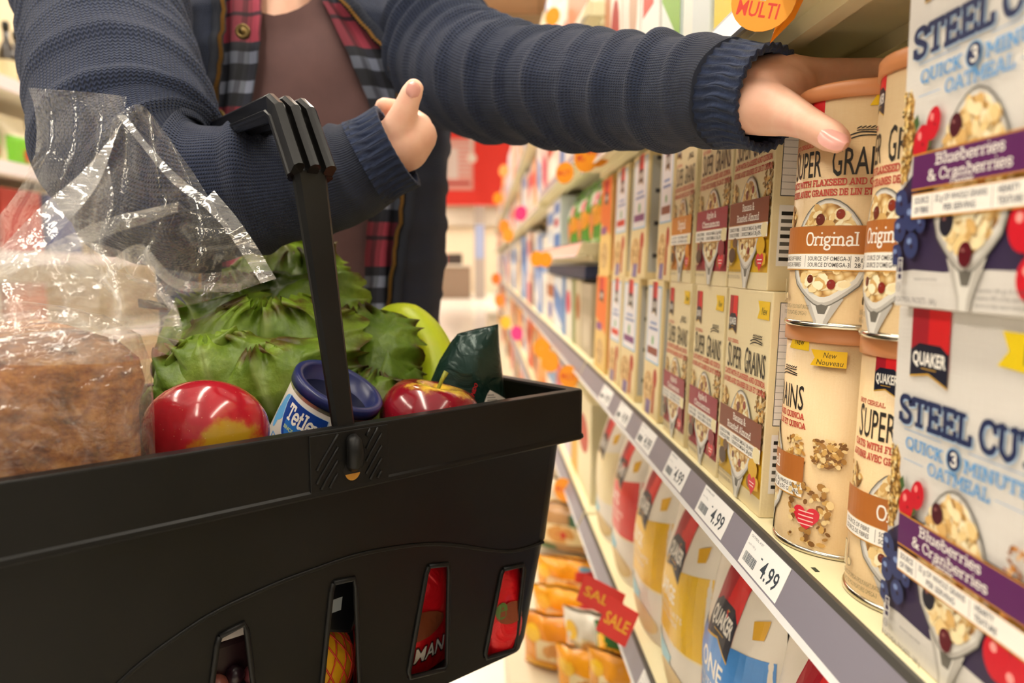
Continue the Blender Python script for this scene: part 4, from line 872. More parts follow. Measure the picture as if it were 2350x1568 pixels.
def rrect(x0, x1, y0, y1, r, z, n=6):
    P = []
    for cx, cy, a0 in ((x1 - r, y0 + r, -pi / 2), (x1 - r, y1 - r, 0), (x0 + r, y1 - r, pi / 2), (x0 + r, y0 + r, pi)):
        P += [Vector((cx + r * math.cos(a0 + pi / 2 * i / n), cy + r * math.sin(a0 + pi / 2 * i / n), z)) for i in range(n + 1)]
    return P
bk = thing('shopping_basket', 'black plastic shopping basket full of groceries hanging from the shopper\'s forearm', 'basket', T=BT)
BX0, BX1, BYB = -.252, .2335, .29
LV = [(-.004, .012, .0), (-.045, .0125, .0), (-.1365, .0215, .0), (-.1375, .0245, .0), (-.228, .040, .0), (-.236, .044, .0)]    # z, x inset
def yfront(z): return .011 - .08 * (z + .045) * (1 if z < -.045 else 0)
def yback(z): return BYB - .011 + .08 * (z + .045) * (1 if z < -.045 else 0)
SLOTS = [[(-.178, -.152), (-.152, -.150), (-.137, -.222), (-.172, -.226)], [(-.089, -.127), (-.071, -.123), (-.061, -.218), (-.101, -.214)], [(-.0088, -.114), (.0099, -.1155), (.0158, -.218), (-.0185, -.218)], [(.0735, -.1245), (.0945, -.1285), (.0968, -.2215), (.058, -.2145)], [(.1518, -.1497), (.1778, -.1525), (.1725, -.2325), (.1368, -.2275)]]
b = MB(); PM = PLAST(); rc = .018
for off, flip in ((0, False), (.0026, True)):
    rows = []
    for z, ins, _ in LV:
        zz = z + (off if z < -.2355 else 0); P = rrect(BX0 + ins + off, BX1 - ins - off, yfront(z) + off, yback(z) - off, rc, zz)
        rows.append(P)                                          # starts at the front right, ends at the front left
    b.grid(rows if not flip else [r[::-1] for r in rows], PM, True, False, False)
    # floor
    f = rows[-1]; b.poly(f if flip else f[::-1], PM)
    # front panel with its slots
    outer = [Vector((r[0].x, r[0].z, 0)) for r in rows] + [Vector((r[-1].x, r[-1].z, 0)) for r in rows[::-1]]
    loops = [outer] + [[Vector((x, z, 0)) for x, z in s] for s in SLOTS]
    flat = [p for lp in loops for p in lp]
    base = len(b.v); b.v += [(p.x, yfront(p.y) + off, p.y) for p in flat]
    for tri in tessellate_polygon(loops):
        b.face([base + i for i in tri], PM)
for s in SLOTS:
    n = len(s)
    for i in range(n):
        (x0, z0), (x1, z1) = s[i], s[(i + 1) % n]
        b.poly([(x0, yfront(z0), z0), (x1, yfront(z1), z1), (x1, yfront(z1) + .0026, z1), (x0, yfront(z0) + .0026, z0)], PM)
    lp = [(x * 1.0, yfront(z) - .0005, z) for x, z in s]; c = (sum(p[0] for p in lp) / 4, sum(p[2] for p in lp) / 4)
    P = [];
    for i in range(n):
        A, B_ = lp[i], lp[(i + 1) % n]
        for k in (.06, .94): P.append(tuple(A[j] + (B_[j] - A[j]) * k for j in range(3)))
    b.tube(P + [P[0]], .0021, PM, 8, up=Vector((0, 1, 0)))
body = b.build('basket_body', bk)
b = MB(); arc = spline([(-.197, -.215), (-.172, -.168), (-.147, -.136), (-.101, -.1126), (-.06, -.1035), (-.027, -.1000), (.02, -.0985), (.0837, -.1085), (.1565, -.1345), (.2, -.137)], 6)
b.tube([(x, yfront(z) - .0004, z) for x, z in arc], [(.0016, .0011)] * len(arc), PM, 8, up=Vector((0, 1, 0))); b.build('raised_rib', bk)
b = MB(); rows = []
for ins, z in ((.0125, -.006), (.0125, -.001), (.011, .0008), (.0012, .0010), (.0003, .0004), (0, -.0006), (0, -.0385), (-.0012, -.0400), (-.0014, -.0425), (0, -.0440), (.0028, -.0435), (.0028, -.004), (.0125, -.006)):
    rows.append(rrect(BX0 + ins, BX1 - ins, ins, BYB - ins, max(.002, .007 - ins * .3), z, 4))
b.grid(rows, PM, False, True, False)
for i in range(len(b.sm)): b.sm[i] = False
b.build('rim', bk)
b = MB(); b.box((-.031, -.0012, -.0405), (.029, .001, -.0012), PM, bev=.0006)
for i in range(12):
    u = -.036 + i * .0062
    seg = []
    for k in range(9):
        z = -.0385 + .036 * k / 8; x = u + (z + .0385) * .72
        if -.0275 < x < .0262 and not (-.0085 < x < .0085) : seg.append((x, -.0014, z))
        elif seg:
            if len(seg) > 1: b.tube(seg, (.0013, .0012), PM, 6, up=Vector((0, 1, 0)))
            seg = []
    if len(seg) > 1: b.tube(seg, (.0013, .0012), PM, 6, up=Vector((0, 1, 0)))
b.build('hinge_plate', bk)
b = MB(); P = [(.007 * math.cos(2 * pi * i / 20), -.0015, -.0295 + .007 * math.sin(2 * pi * i / 20)) for i in range(20)]; b.poly(P, M('#060606', .6)); b.poly([(x * .86, -.0017, z) for x, _, z in P if z < -.0315], M('#a8772a', .4)); b.build('keyhole', bk)
b = MB(); b.tube([(0, -.0015, -.0265), (0, -.0055, -.0235), (.0003, -.0062, -.016), (0, -.005, -.009), (0, -.0015, -.0068)], [.0045, .0060, .0060, .0056, .0044], PM, 12, up=Vector((1, 0, 0))); b.build('hinge_pin', bk)
# handle
HA = BL(PX(778, 1000, .5035)); HA = Vector((.0, .0075, -.012)); H0 = BL(PX(709, 396, .53)); H1 = BL(PX(664, 262, .555)); H2 = BL(PX(498, 322, .765)); HB = Vector((0, .282, -.012))
b = MB()
def bar(P, wid, th, m, side):
    rows = []
    for i, p in enumerate(P):
        t = (P[min(i + 1, len(P) - 1)] - P[max(i - 1, 0)]).normalized(); s_ = (side - t * side.dot(t)).normalized(); n_ = t.cross(s_)
        w_, h_ = wid[i] / 2, th[i] / 2; c_ = min(w_, h_) * .62
        rows.append([p + s_ * x + n_ * y for x, y in ((-w_, -h_ + c_), (-w_ + c_, -h_), (w_ - c_, -h_), (w_, -h_ + c_), (w_, h_ - c_), (w_ - c_, h_), (-w_ + c_, h_), (-w_, h_ - c_))])
    b.grid(rows, m, False, True, False, True, True)
side = Vector((1, 0, 0))
bar([HA, HA.lerp(H0, .5), H0], [.0155, .0195, .0245], [.007, .008, .010], PM, side)
hnd = b.build('handle', bk)
GRIP = M('#100f0e', .24, 0, .5, 'glossy_black_plastic')
b = MB(); bar([HB, H2 + Vector((0, .012, -.03)), H2 + Vector((0, .006, -.012))], [.0155, .022, .0245], [.007, .008, .01], PM, side); b.build('rear_arm', hnd)
b = MB()
gp = [H0 + (H0 - H1).normalized() * .004, H0.lerp(H1, .5), H1 - (H1 - H0).normalized() * .006, H1 + (H2 - H1).normalized() * .006, H1.lerp(H2, .5), H2]
bar(gp, [.0335] * 6, [.005] * 6, GRIP, side)
for o_ in (-.0118, 0, .0118):
    q = []
    for i, p in enumerate(gp):
        t = (gp[min(i + 1, 5)] - gp[max(i - 1, 0)]).normalized(); n_ = side.cross(t).normalized(); q.append(p + side * o_ + n_ * .0035)
    bar(q, [.0078] * 6, [.019, .019, .02, .02, .019, .019], GRIP, side)
b.build('grip', hnd)

# ------------------------------------------------------------------ groceries in the basket
def _bread(t):
    co = t.coord('Object'); n = t.noise(co, 75, 9, .75); n2 = t.noise(t.coord('Object', (1, 1, 3.6)), 30, 8, .7); n3 = t.noise(co, 190, 3)
    f = t.math('ADD', t.math('MULTIPLY', n, .5), t.math('MULTIPLY', n2, .5))
    c = t.ramp(f, [(.34, '#34170b'), (.44, '#76401a'), (.52, '#a3632a'), (.60, '#c08440'), (.74, '#d8a860')])
    sp = t.n('SeparateXYZ'); t.l(co, sp.inputs[0])
    top = t.ramp(sp.outputs[2], [(.0, (0, 0, 0, 1)), (1, (1, 1, 1, 1))])
    t.l(c, t.b.inputs['Base Color']); t.bump(t.math('ADD', t.math('MULTIPLY', n, .7), t.math('MULTIPLY', n3, .3)), .8, .004); t.set(Roughness=.6)
t = thing('bread_loaf', 'brown crusty bread loaf inside the clear bag at the basket end', 'bread', T=BT)
x0, x1 = -.236, BL(BP(326, 950, .03)).x; zt = BL(BP(200, 765, .05)).z
lx = lambda z: BX0 + .0145 + lerp_at([(-.236, .044), (-.228, .040), (-.1375, .0245), (-.045, .0125)], z)
b = MB(); rows = []
for z, e in ((-.232, .008), (-.2, .001), (-.1, 0), (-.02, 0), (zt - .045, .0), (zt - .03, -.003), (zt - .017, -.001), (zt - .006, .008), (zt, .024)):
    rows.append([p + Vector((noise.noise(p * 38) * .003, noise.noise(p * 38 + Vector((5, 5, 5))) * .003, noise.noise(p * 30 + Vector((9, 0, 3))) * .003)) for p in rrect(max(x0, lx(z)) + e, x1 - e, max(.026, yfront(z) + .008) + e, .205 - e, .014, z, 5)])
R2 = [];
for r in rows:                                                    # denser ring for a lumpy crust
    q = []
    for i in range(len(r)):
        for k in range(4): q.append(r[i].lerp(r[(i + 1) % len(r)], k / 4))
    R2.append([p + Vector((0, noise.noise(p * 60) * .0025, 0)) for p in q])
b.grid(R2, mk('brown_crust', _bread), True, True, False, True, True); b.build('crust', t)

def _apple(t, base, dark, yel, patch):
    co = t.coord('Object'); n = t.noise(co, 22, 5, .6); n2 = t.noise(t.coord('Object', (1, 1, .18)), 120, 3); v = t.n('TexVoronoi'); v.inputs['Scale'].default_value = 260; t.l(co, v.inputs['Vector'])
    red = t.mix(n2, base, dark)
    patch = tuple(patch[0] @ Vector(patch[1])) + patch[2:]
    g = t.n('VectorMath', operation='DISTANCE'); t.l(co, g.inputs[0]); g.inputs[1].default_value = patch[:3]
    m = t.math('ADD', g.outputs['Value'], t.math('MULTIPLY', t.math('SUBTRACT', n, .5), .10))
    mask = t.ramp(m, [(patch[3], (1, 1, 1, 1)), (patch[3] + patch[4], (0, 0, 0, 1))])
    c = t.mix(mask, red, yel)
    dots = t.ramp(v.outputs['Distance'], [(.05, (.8, .8, .8, 1)), (.11, (0, 0, 0, 1))])
    t.l(t.mix(t.math('MULTIPLY', dots, .35), c, '#f0c9a0'), t.b.inputs['Base Color']); t.set(Roughness=.16, Coat_Weight=.25, Coat_Roughness=.08); t.b.inputs['Specular IOR Level'].default_value = .55
def apple(c, r, T, mat, label, stem):
    t = thing('apple', label, 'apple', T=Matrix.Translation(c) @ T, group='red apples in the basket')
    b = MB(); rows = []
    for j in range(25):
        a = -pi / 2 + pi * (j + .2) / 24.4; rr = r * math.cos(a) * (1 + .10 * math.sin(a)); z = r * .92 * math.sin(a)
        if a > .7: z -= r * .42 * ((a - .7) / .87) ** 2.2
        if a < -.9: z += r * .25 * ((-.9 - a) / .67) ** 2
        rows.append([Vector((rr * math.cos(q) * (1 + .025 * math.cos(5 * q) * (1 - math.sin(a)) * .5), rr * math.sin(q) * (1 + .025 * math.cos(5 * q) * (1 - math.sin(a)) * .5), z)) for q in (2 * pi * i / 40 for i in range(40))])
    b.grid(rows, mat, True, True, False, True, True); b.build('flesh', t)
    if stem:
        b = MB(); b.tube([(0, 0, r * .40), (.001, 0, r * .62), (.003, 0, r * .86), (.0052, 0, r * 1.04)], [.0016, .0015, .0017, .0024], M('#8a8a2a', .5), 8); b.build('stem', t)
pa = BP(473, 1005, .068)
apple(pa, .0415, Matrix.Rotation(-.75, 4, 'X') @ Matrix.Rotation(-.12, 4, 'Y'), mk('red_apple_skin', lambda t: _apple(t, '#b5202c', '#8e1420', '#a5801e', ((Matrix.Rotation(-.75, 3, 'X') @ Matrix.Rotation(-.12, 3, 'Y')).inverted(), (.027, -.029, -.008), .018, .010))), 'large red apple with yellow brown patch beside the bread', False)
pb = BP(985, 968, .058)
apple(pb, .0425, Matrix.Rotation(.22, 4, 'Y') @ Matrix.Rotation(-.05, 4, 'X'), mk('dark_red_apple_skin', lambda t: _apple(t, '#8c1422', '#6d0d1c', '#e0b93a', (Matrix.Identity(3), (.006, -.004, .030), .014, .010))), 'dark red apple with upright stem in front of the green foil packet', True)
# tin
ax = (cR * .45 + Vector((0, 0, 1)) * .83 - Vector((0, 1, 0)) * .16).normalized(); tc = BP(776, 893, .075)
fr = -(Vector((.1, 1, .12))); fr = (fr - ax * fr.dot(ax)).normalized(); sd = ax.cross(fr)
TT = Matrix(((-sd.x, -fr.x, ax.x, tc.x), (-sd.y, -fr.y, ax.y, tc.y), (-sd.z, -fr.z, ax.z, tc.z), (0, 0, 0, 1)))
if TT.to_3x3().determinant() < 0: TT = Matrix(((sd.x, -fr.x, ax.x, tc.x), (sd.y, -fr.y, ax.y, tc.y), (sd.z, -fr.z, ax.z, tc.z), (0, 0, 0, 1)))
t = thing('drink_tin', 'white drink powder tin with blue crest and navy lid leaning beside the handle', 'tin', T=TT)
rt = .0350; b = MB(); b.lathe([(rt, -.125), (rt, -.004)], M('#ece6de', .3), 64, cap1=False); b.lathe([(rt + .0003, -.0075), (rt + .0003, -.0045)], M('#d8cdb0', .2, .8), 64, cap0=False, cap1=False)
p = Pr(b, lambda u, v, h: (-(rt + h) * math.sin(-u / rt), -(rt + h) * math.cos(u / rt), v), curved=.003, h0=1.2e-4)
bl1 = M('#2a6fc0', .35); nv1 = M('#173f94', .35); sky = M('#5fa8e2', .35)
for cu, cv, a_, s_ in ((-.034, -.022, -.3, .010), (-.031, -.03, -.5, .008), (-.037, -.036, .2, .009), (-.040, -.06, .1, .008), (.035, -.05, .4, .012), (.04, -.06, -.2, .012), (.046, -.045, .3, .01)): p.ell(cu, cv, s_ * .45, s_, sky, 14, a_)
p.rect(.03, -.07, .062, -.012, M('#d9c89a', .35)); 
for cu, cv, a_, s_ in ((.035, -.035, .4, .013), (.044, -.04, -.2, .012), (.05, -.03, .3, .01)): p.ell(cu, cv, s_ * .45, s_, M('#3f7fb0', .35), 14, a_)
P0_ = [(-.0235, -.0115), (.020, -.0120)] + [(.0205 + .0005 * i, -.0125 - .003 * i) for i in range(6)] + [(.018, -.041), (.011, -.046), (.002, -.0485), (-.007, -.0465), (-.0155, -.0395), (-.0215, -.029), (-.0240, -.019)]
P = [(x * .88 - .0088, y) for x, y in P0_]; p.poly([(x * 1.04 + .0004, y * 1.03 + .0008) for x, y in P], M('#bcd6ee', .35)); p.poly(P, nv1); p.poly([(x * .8 + .001, y * .5 - .022) for x, y in P], bl1)
p.text('Tetley', -.0245, -.0285, .0135, M('#f6f1e6', .35), w=.0315, font='slab', T=.17); p.text('SINCE 1837', -.0222, -.0355, .0028, M('#c9d47a', .4), w=.019, bold=.02)
p.line(spline([(-.009, -.0385), (-.004, -.042), (.002, -.0415), (.006, -.0375)], 5), .0016, M('#f6f1e6', .35))
p.text('DRE', -.0315, -.0555, .0095, M('#4f8fcb', .4), w=.030, bold=-.015); p.text('car', -.033, -.0685, .010, M('#2f6fb8', .4), w=.024)
b.build('can', t)
b = MB(); b.lathe([(rt + .0004, -.0045), (rt + .0016, -.004), (rt + .0018, .003), (rt + .0004, .0045), (rt - .004, .0045), (rt - .0052, .003), (rt - .0062, -.010), (.001, -.0102)], M('#232a5c', .3, 0, .5), 64, cap0=False); b.lathe([(rt - .0064, -.0099), (.001, -.0098)], M('#10132c', .4), 48, cap0=False); b.build('lid', t)  # lid floor in a darker navy: shade of the recess put into its colour
# lettuce
def _leaf(t):
    uv = t.n('UVMap').outputs[0]; sp = t.n('SeparateXYZ'); t.l(uv, sp.inputs[0]); co = t.coord('Object'); n = t.noise(co, 26, 5, .6); n2 = t.noise(co, 90, 4)
    e = t.math('MULTIPLY', t.math('ABSOLUTE', t.math('SUBTRACT', sp.outputs[0], .5)), 2)
    ed = t.math('MAXIMUM', t.math('POWER', e, 3), t.math('POWER', sp.outputs[1], 5))
    g = t.ramp(t.math('ADD', t.math('MULTIPLY', n, .7), t.math('MULTIPLY', n2, .3)), [(.3, '#57751f'), (.5, '#83a038'), (.68, '#a9c256')])
    br = t.ramp(n, [(.36, '#4e3620'), (.47, '#74602c'), (.58, '#9cbc3c')])
    m = t.ramp(t.math('ADD', ed, t.math('MULTIPLY', t.math('SUBTRACT', n, .5), .9)), [(.50, (0, 0, 0, 1)), (.80, (1, 1, 1, 1))])
    rib = t.ramp(e, [(.02, (1, 1, 1, 1)), (.10, (0, 0, 0, 1))])
    c = t.mix(m, t.mix(t.math('MULTIPLY', rib, .55), g, '#c4d486'), br)
    oi = t.n('ObjectInfo'); dk = t.ramp(oi.outputs['Random'], [(0, '#c4cfae'), (1, '#ffffff')]); pt = t.ramp(t.noise(co, 11, 4), [(.5, (0, 0, 0, 1)), (.68, (.75, .75, .75, 1))]); c = t.mix(t.math('MULTIPLY', pt, t.math('GREATER_THAN', oi.outputs['Random'], .45)), c, '#6f6238'); c = t.mix(1.0, c, dk, 'MULTIPLY')
    t.l(c, t.b.inputs['Base Color']); t.set(Roughness=.38); t.bump(n2, .6, .0035)
    tr = t.n('BsdfTranslucent'); t.l(c, tr.inputs[0]); mx = t.n('MixShader'); mx.inputs[0].default_value = .38; t.l(t.b.outputs[0], mx.inputs[1]); t.l(tr.outputs[0], mx.inputs[2]); t.l(mx.outputs[0], t.out.inputs[0])
LEAF = mk('lettuce_leaf', _leaf)
lt = thing('lettuce', 'frilly green leaf lettuce with brownish edges filling the basket behind the tin', 'lettuce', PX(690, 1010, .66))
LO = Vector(lt.matrix_basis.translation)
def leaf(tip, base, W, bow, seed, ruf=.0135, cup=.024, nx=56, nt=80, face=None):
    r = random.Random(seed); B_, E_ = Vector(base), Vector(tip); ax_ = (E_ - B_); L = ax_.length; ax_.normalize()
    N = Vector(face or (0, -1, .25)); N = (N - ax_ * N.dot(ax_)).normalized(); S = ax_.cross(N)
    rows = []; ph = r.random() * 6
    for j in range(nt + 1):
        t_ = j / nt; w_ = W * (.22 + .78 * math.sin(min(1, t_ * 1.25) * pi / 2) ** 1.2) * (1 if t_ < .7 else math.sqrt(max(.0, 1 - ((t_ - .7) / .315) ** 2.2)))
        mid = B_ + ax_ * L * t_ + N * bow * math.sin(t_ * pi * .85)
        if t_ > .8: mid -= N * 0 + ax_ * 0
        row = []
        for i in range(nx + 1):
            a = 2 * i / nx - 1; e1 = max(abs(a) ** 2.2, t_ ** 4); e2 = max(abs(a) ** 6, t_ ** 13)
            s_ = (t_ * L if abs(a) ** 6 > t_ ** 13 else L + a * W) + (.013 if a > 0 else 0)
            w1 = math.sin(s_ / .052 * 6.283 + ph) + .5 * math.sin(s_ / .031 * 6.283 + 2 * ph); w2 = math.sin(s_ / .0165 * 6.283 + ph * 3) + .7 * noise.noise(Vector((s_ * 90, ph, a)))
            q = mid + S * a * w_ + N * (-cup * a * a + .0085 * e1 * w1 + ruf * .62 * e2 * w2)
            q += (S * math.copysign(1, a) if abs(a) ** 6 > t_ ** 13 else ax_) * e2 * .0042 * math.sin(s_ / .0125 * 6.283 + ph) + N * .006 * noise.noise(q * 26) + N * .0016 * noise.noise(q * 80) - N * e2 * .006
            row.append(q - LO)
        rows.append(row)
    b = MB(); b.grid(rows, LEAF, True); return b.build('leaf', lt)
core = PX(700, 1000, .665); C2 = PX(560, 980, .60); C3 = PX(820, 1000, .64)
for k, (px, py, Y, base, W, bow, sd_) in enumerate(((612, 550, .81, core, .075, .02, 1), (682, 592, .78, core, .065, .02, 2), (742, 660, .77, core, .05, .02, 3), (545, 640, .74, C2, .08, .02, 4), (430, 690, .72, C2, .065, .02, 5), (395, 805, .63, C2, .05, .02, 6),
        (615, 690, .66, core + Vector((-.02, 0, 0)), .085, .03, 7), (822, 712, .72, C3, .056, .025, 8), (888, 815, .69, C3, .042, .02, 9), (930, 892, .66, C3, .042, .02, 10), (720, 745, .68, core, .06, .02, 11), (470, 780, .62, C2, .055, .02, 12), (860, 855, .655, C3, .045, .02, 13), (590, 800, .615, C2 + Vector((.03, .02, 0)), .06, .028, 15))):
    leaf(PX(px, py, Y), base + Vector((R.uniform(-.02, .02), R.uniform(-.01, .02), R.uniform(-.015, .01))), W, bow, sd_)
for k in range(3):
    leaf(core + Vector((-.03 + .03 * k, .03, -.02)), core + Vector((-.04 + .03 * k, .0, -.13)), .045, .02, 40 + k)
# banana
t = thing('banana', 'yellow green banana standing behind the lettuce', 'banana', PX(960, 800, .75))
O_ = Vector(t.matrix_basis.translation)
bp = spline([tuple(PX(850, 752, .80) - O_), tuple(PX(902, 732, .785) - O_), tuple(PX(950, 752, .765) - O_), tuple(PX(988, 800, .75) - O_), tuple(PX(1005, 870, .735) - O_), tuple(PX(1000, 960, .72) - O_), tuple(PX(985, 1010, .715) - O_)], 6)
def _ban(t):
    n = t.noise(t.coord('Object'), 20, 4); t.l(t.ramp(n, [(.3, '#b4cc12'), (.6, '#d2de26'), (.75, '#e4d632')]), t.b.inputs['Base Color']); t.set(Roughness=.42)
b = MB(); nb = len(bp); rows = []
for row, i in zip(sweep(bp, [.021 * min(1, .35 + 2.4 * i / nb, .35 + 2.4 * (nb - 1 - i) / nb) for i in range(nb)], 10, 1, Vector((0, 1, 0))), range(nb)): rows.append(row)
b.grid(rows, mk('banana_peel', _ban), True, True, False, True, True); b.build('peel', t)
b = MB(); e = Vector(bp[0]); d_ = (Vector(bp[0]) - Vector(bp[2])).normalized(); b.tube([e - d_ * .004, e + d_ * .008, e + d_ * .02], [.0068, .005, .005], M('#6b6a20', .5), 8); b.build('stem', t)
# dark green foil packet
def _foil(t, c, r, s=1):
    co = t.coord('Object'); n = t.noise(co, 34 * s, 4, .5, 1.2); t.set(Base_Color=lin(c), Roughness=r, Metallic=.25); t.bump(n, .75, .005)
fc = PX(1066, 990, .675)
t = thing('foil_packet', 'dark green foil packet with crimped top by the basket corner', 'packet', T=Matrix.Translation(fc))
GF = mk('dark_green_foil', lambda t: _foil(t, '#17322b', .28))
PK = [((945, 1100), (1185, 1080)), ((962, 985), (1172, 970)), ((984, 885), (1158, 900)), ((1008, 828), (1152, 850)), ((1034, 786), (1146, 796)), ((1046, 772), (1143, 756)), ((1049, 766), (1142, 744))]
def pk(u, v, side=-1, h=0):
    "u 0..1 across, v 0..1 up the packet; side -1 is the front"
    k = v * (len(PK) - 1); i = min(len(PK) - 2, int(k)); f = k - i
    (a0, a1), (b0, b1) = PK[i], PK[i + 1]
    L = (a0[0] + (b0[0] - a0[0]) * f, a0[1] + (b0[1] - a0[1]) * f); R_ = (a1[0] + (b1[0] - a1[0]) * f, a1[1] + (b1[1] - a1[1]) * f)
    px, py = L[0] + (R_[0] - L[0]) * u, L[1] + (R_[1] - L[1]) * u
    p = PX(px, py, .675 + .012 * (u - .5)); d = .024 * max(0, 1 - abs(2 * u - 1) ** 2.4) ** .6 * (1 if v < .45 else max(.02, 1 - ((v - .45) / .52) ** 1.4 if v < .97 else .02))
    cr_ = .0035 * noise.noise(Vector((u * 3.2 + v * 2, v * 2.6, side * 2))) * (.4 + v)
    return p + Vector((.2, -.98, 0)) * (-side) * (d + cr_ + h + .0004) - fc
b = MB()
for sd_ in (-1, 1):
    rows = [[pk(i / 24, j / 30, sd_) for i in range(25)] for j in range(31)]; b.grid(rows, GF, True)
p = Pr(b, lambda u, v, h: pk(u, v, -1, h), curved=1 / 24, cv=1 / 30, h0=4e-4, dh=3e-5); p.convex([(.63, .275), (.95, .25), (.975, .305), (.74, .365)], M('#e6e0d6', .4))
for i in range(5): p.rect(.70, .28 + .012 * i, .88 - .02 * i, .2845 + .012 * i, M('#8a8680', .5))
p.text('NIDO', .53, .318, .045, M('#d2222c', .4), w=.085, rot=1.25, bold=.02); b.build('pouch', t)
# things seen through the slots
def red_bag(x, y, label, word, W=.095, H=.115):
    t = thing('snack_packet', label, 'packet', T=BT @ Matrix.Translation((x, y, -.2325)) @ Matrix.Rotation(pi / 2, 4, 'Z'), group='red packets in the basket')
    RF = mk('red_foil', lambda t: _foil(t, '#d3121e', .3)); b, f = pouch(W, .045, H, RF, x * 90, .006, nx=36, nz=36); p = Pr(b, f, curved=.006, cv=.006, h0=1e-3, dh=4e-5)
    p.rect(-W * .46, H * .78, W * .46, H * .795, M('#efd9d2', .4)); p.ell(W * .0, H * .38, W * .3, H * .1, M('#7a3a1c', .5), 16); p.ell(-W * .2, H * .42, W * .12, H * .08, M('#4f6a2a', .5), 12)
    if word: p.text(word, -.006, .0135, .0125, M('#1a1210', .4), w=.034, shear=.25, bold=.06); p.text(word, -.0055, .014, .0118, M('#f2ece4', .4), w=.033, shear=.25, bold=.01)
    b.build('pouch', t)
    return t
red_bag(.082, .068, 'red foil packet with white letters behind the middle right slot', 'MAN'); red_bag(.166, .046, 'red foil packet behind the slot nearest the basket end', None, W=.050, H=.10)
t = thing('fruit_net', 'yellow fruit bag in red netting behind the second slot', 'fruit bag', T=BT @ Matrix.Translation((.0, .062, -.2325)))
b = MB(); b.ball((0, 0, .034), (.029, .022, .034), M('#e3a81c', .35), 24, 16); b.build('fruit', t)
b = MB()
for k in range(-8, 9):
    for sg in (1, -1):
        P = []
        for j in range(13):
            a = -1.35 + 2.7 * j / 12; q = k * .42 + sg * a * .55; P.append((.0295 * math.cos(a) * math.sin(q), -.0225 * math.cos(a) * math.cos(q), .034 + .0345 * math.sin(a)))
        b.tube(P, .0007, M('#d8402a', .4), 4)
b.build('netting', t)
b = MB(); b.box((-.02, -.006, 0), (.02, .006, .06), M('#0d0d10', .3), bev=.003); p = Pr(b, lambda u, v, h: (u, -.006 - h, v)); p.convex([(-.012, .012), (.003, .018), (.001, .028), (-.014, .022)], M('#9aa0a4', .4)); o = b.build('black_sachet', None, BT @ Matrix.Translation((.002, .048, -.1655)) @ Matrix.Rotation(.35, 4, 'Y')); tag(o, 'small black sachet with grey sticker resting on the netted fruit', 'packet')
t = thing('berry_punnet', 'punnet of dark berries with green label behind the first slot', 'punnet', T=BT @ Matrix.Translation((-.078, .066, -.2325)))
b = MB(); b.box((-.036, -.024, 0), (.036, .024, .088), M('#2a1418', .35), bev=.004); b.build('tray', t)
b = MB(); b.box((-.0365, -.0255, .098), (.0365, .0255, .112), M('#7fae3a', .4), bev=.002); b.box((-.036, -.025, .0882), (.036, .025, .0975), M('#d9cfc8', .3), bev=.002); b.build('label_band', t)
r = random.Random(5)
for i in range(26):
    b = MB(); b.ball((0, 0, 0), r.uniform(.006, .0085), M(r.choice(('#3a1a22', '#5a2a2e', '#241018', '#7a4438')), .3), 10, 7)
    b.build('berry', t, Matrix.Translation((-.031 + .0125 * (i % 6), -.027, .010 + .0165 * (i // 6) + .004 * (i % 2))))
# clear bag round the bread
def _film(t, milk, sx, sz, refl):
    co = t.coord('Object', (sx, 1, sz)); n = t.noise(co, 13, 2, .5, 1.2); n2 = t.noise(co, 44, 3, .55, 1.0)
    r1 = t.math('ABSOLUTE', t.math('SUBTRACT', n, .5)); r2 = t.math('ABSOLUTE', t.math('SUBTRACT', n2, .5)); h = t.math('ADD', t.math('MULTIPLY', r1, 2.2), t.math('MULTIPLY', r2, .5))
    bm = t.n('Bump'); bm.inputs['Strength'].default_value = .85; bm.inputs['Distance'].default_value = .012; t.l(h, bm.inputs['Height'])
    gl = t.n('BsdfGlossy'); gl.inputs['Roughness'].default_value = .1; t.l(bm.outputs[0], gl.inputs['Normal']); gl.inputs[0].default_value = (1, 1, 1, 1)
    tp = t.n('BsdfTransparent'); df = t.n('BsdfTranslucent'); df.inputs[0].default_value = (.95, .92, .88, 1); d2 = t.n('BsdfDiffuse'); d2.inputs[0].default_value = (.95, .92, .88, 1)
    md = t.n('MixShader'); md.inputs[0].default_value = .6; t.l(df.outputs[0], md.inputs[1]); t.l(d2.outputs[0], md.inputs[2])
    lw = t.n('LayerWeight'); lw.inputs['Blend'].default_value = .5
    fac = t.math('ADD', refl, t.math('MULTIPLY', t.math('POWER', lw.outputs['Facing'], 2.5), .4))
    cre = t.ramp(t.math('MULTIPLY', r1, 2), [(0, (1, 1, 1, 1)), (.10, (0, 0, 0, 1))])
    m0 = t.n('MixShader'); t.l(t.math('ADD', milk, t.math('MULTIPLY', cre, milk * 1.6)), m0.inputs[0]); t.l(tp.outputs[0], m0.inputs[1]); t.l(md.outputs[0], m0.inputs[2])
    m1 = t.n('MixShader'); t.l(fac, m1.inputs[0]); t.l(m0.outputs[0], m1.inputs[1]); t.l(gl.outputs[0], m1.inputs[2]); t.l(m1.outputs[0], t.out.inputs[0])
FILM = mk('clear_plastic_film', lambda t: _film(t, .05, 1, 1, .07)); FILM2 = mk('gathered_plastic_film', lambda t: _film(t, .13, .45, 1.6, .09))
t = thing('plastic_bag', 'crinkled clear plastic bag wrapped round the bread, its mouth flaring upward', 'bag', PX(200, 760, .47))
PO = Vector(t.matrix_basis.translation)
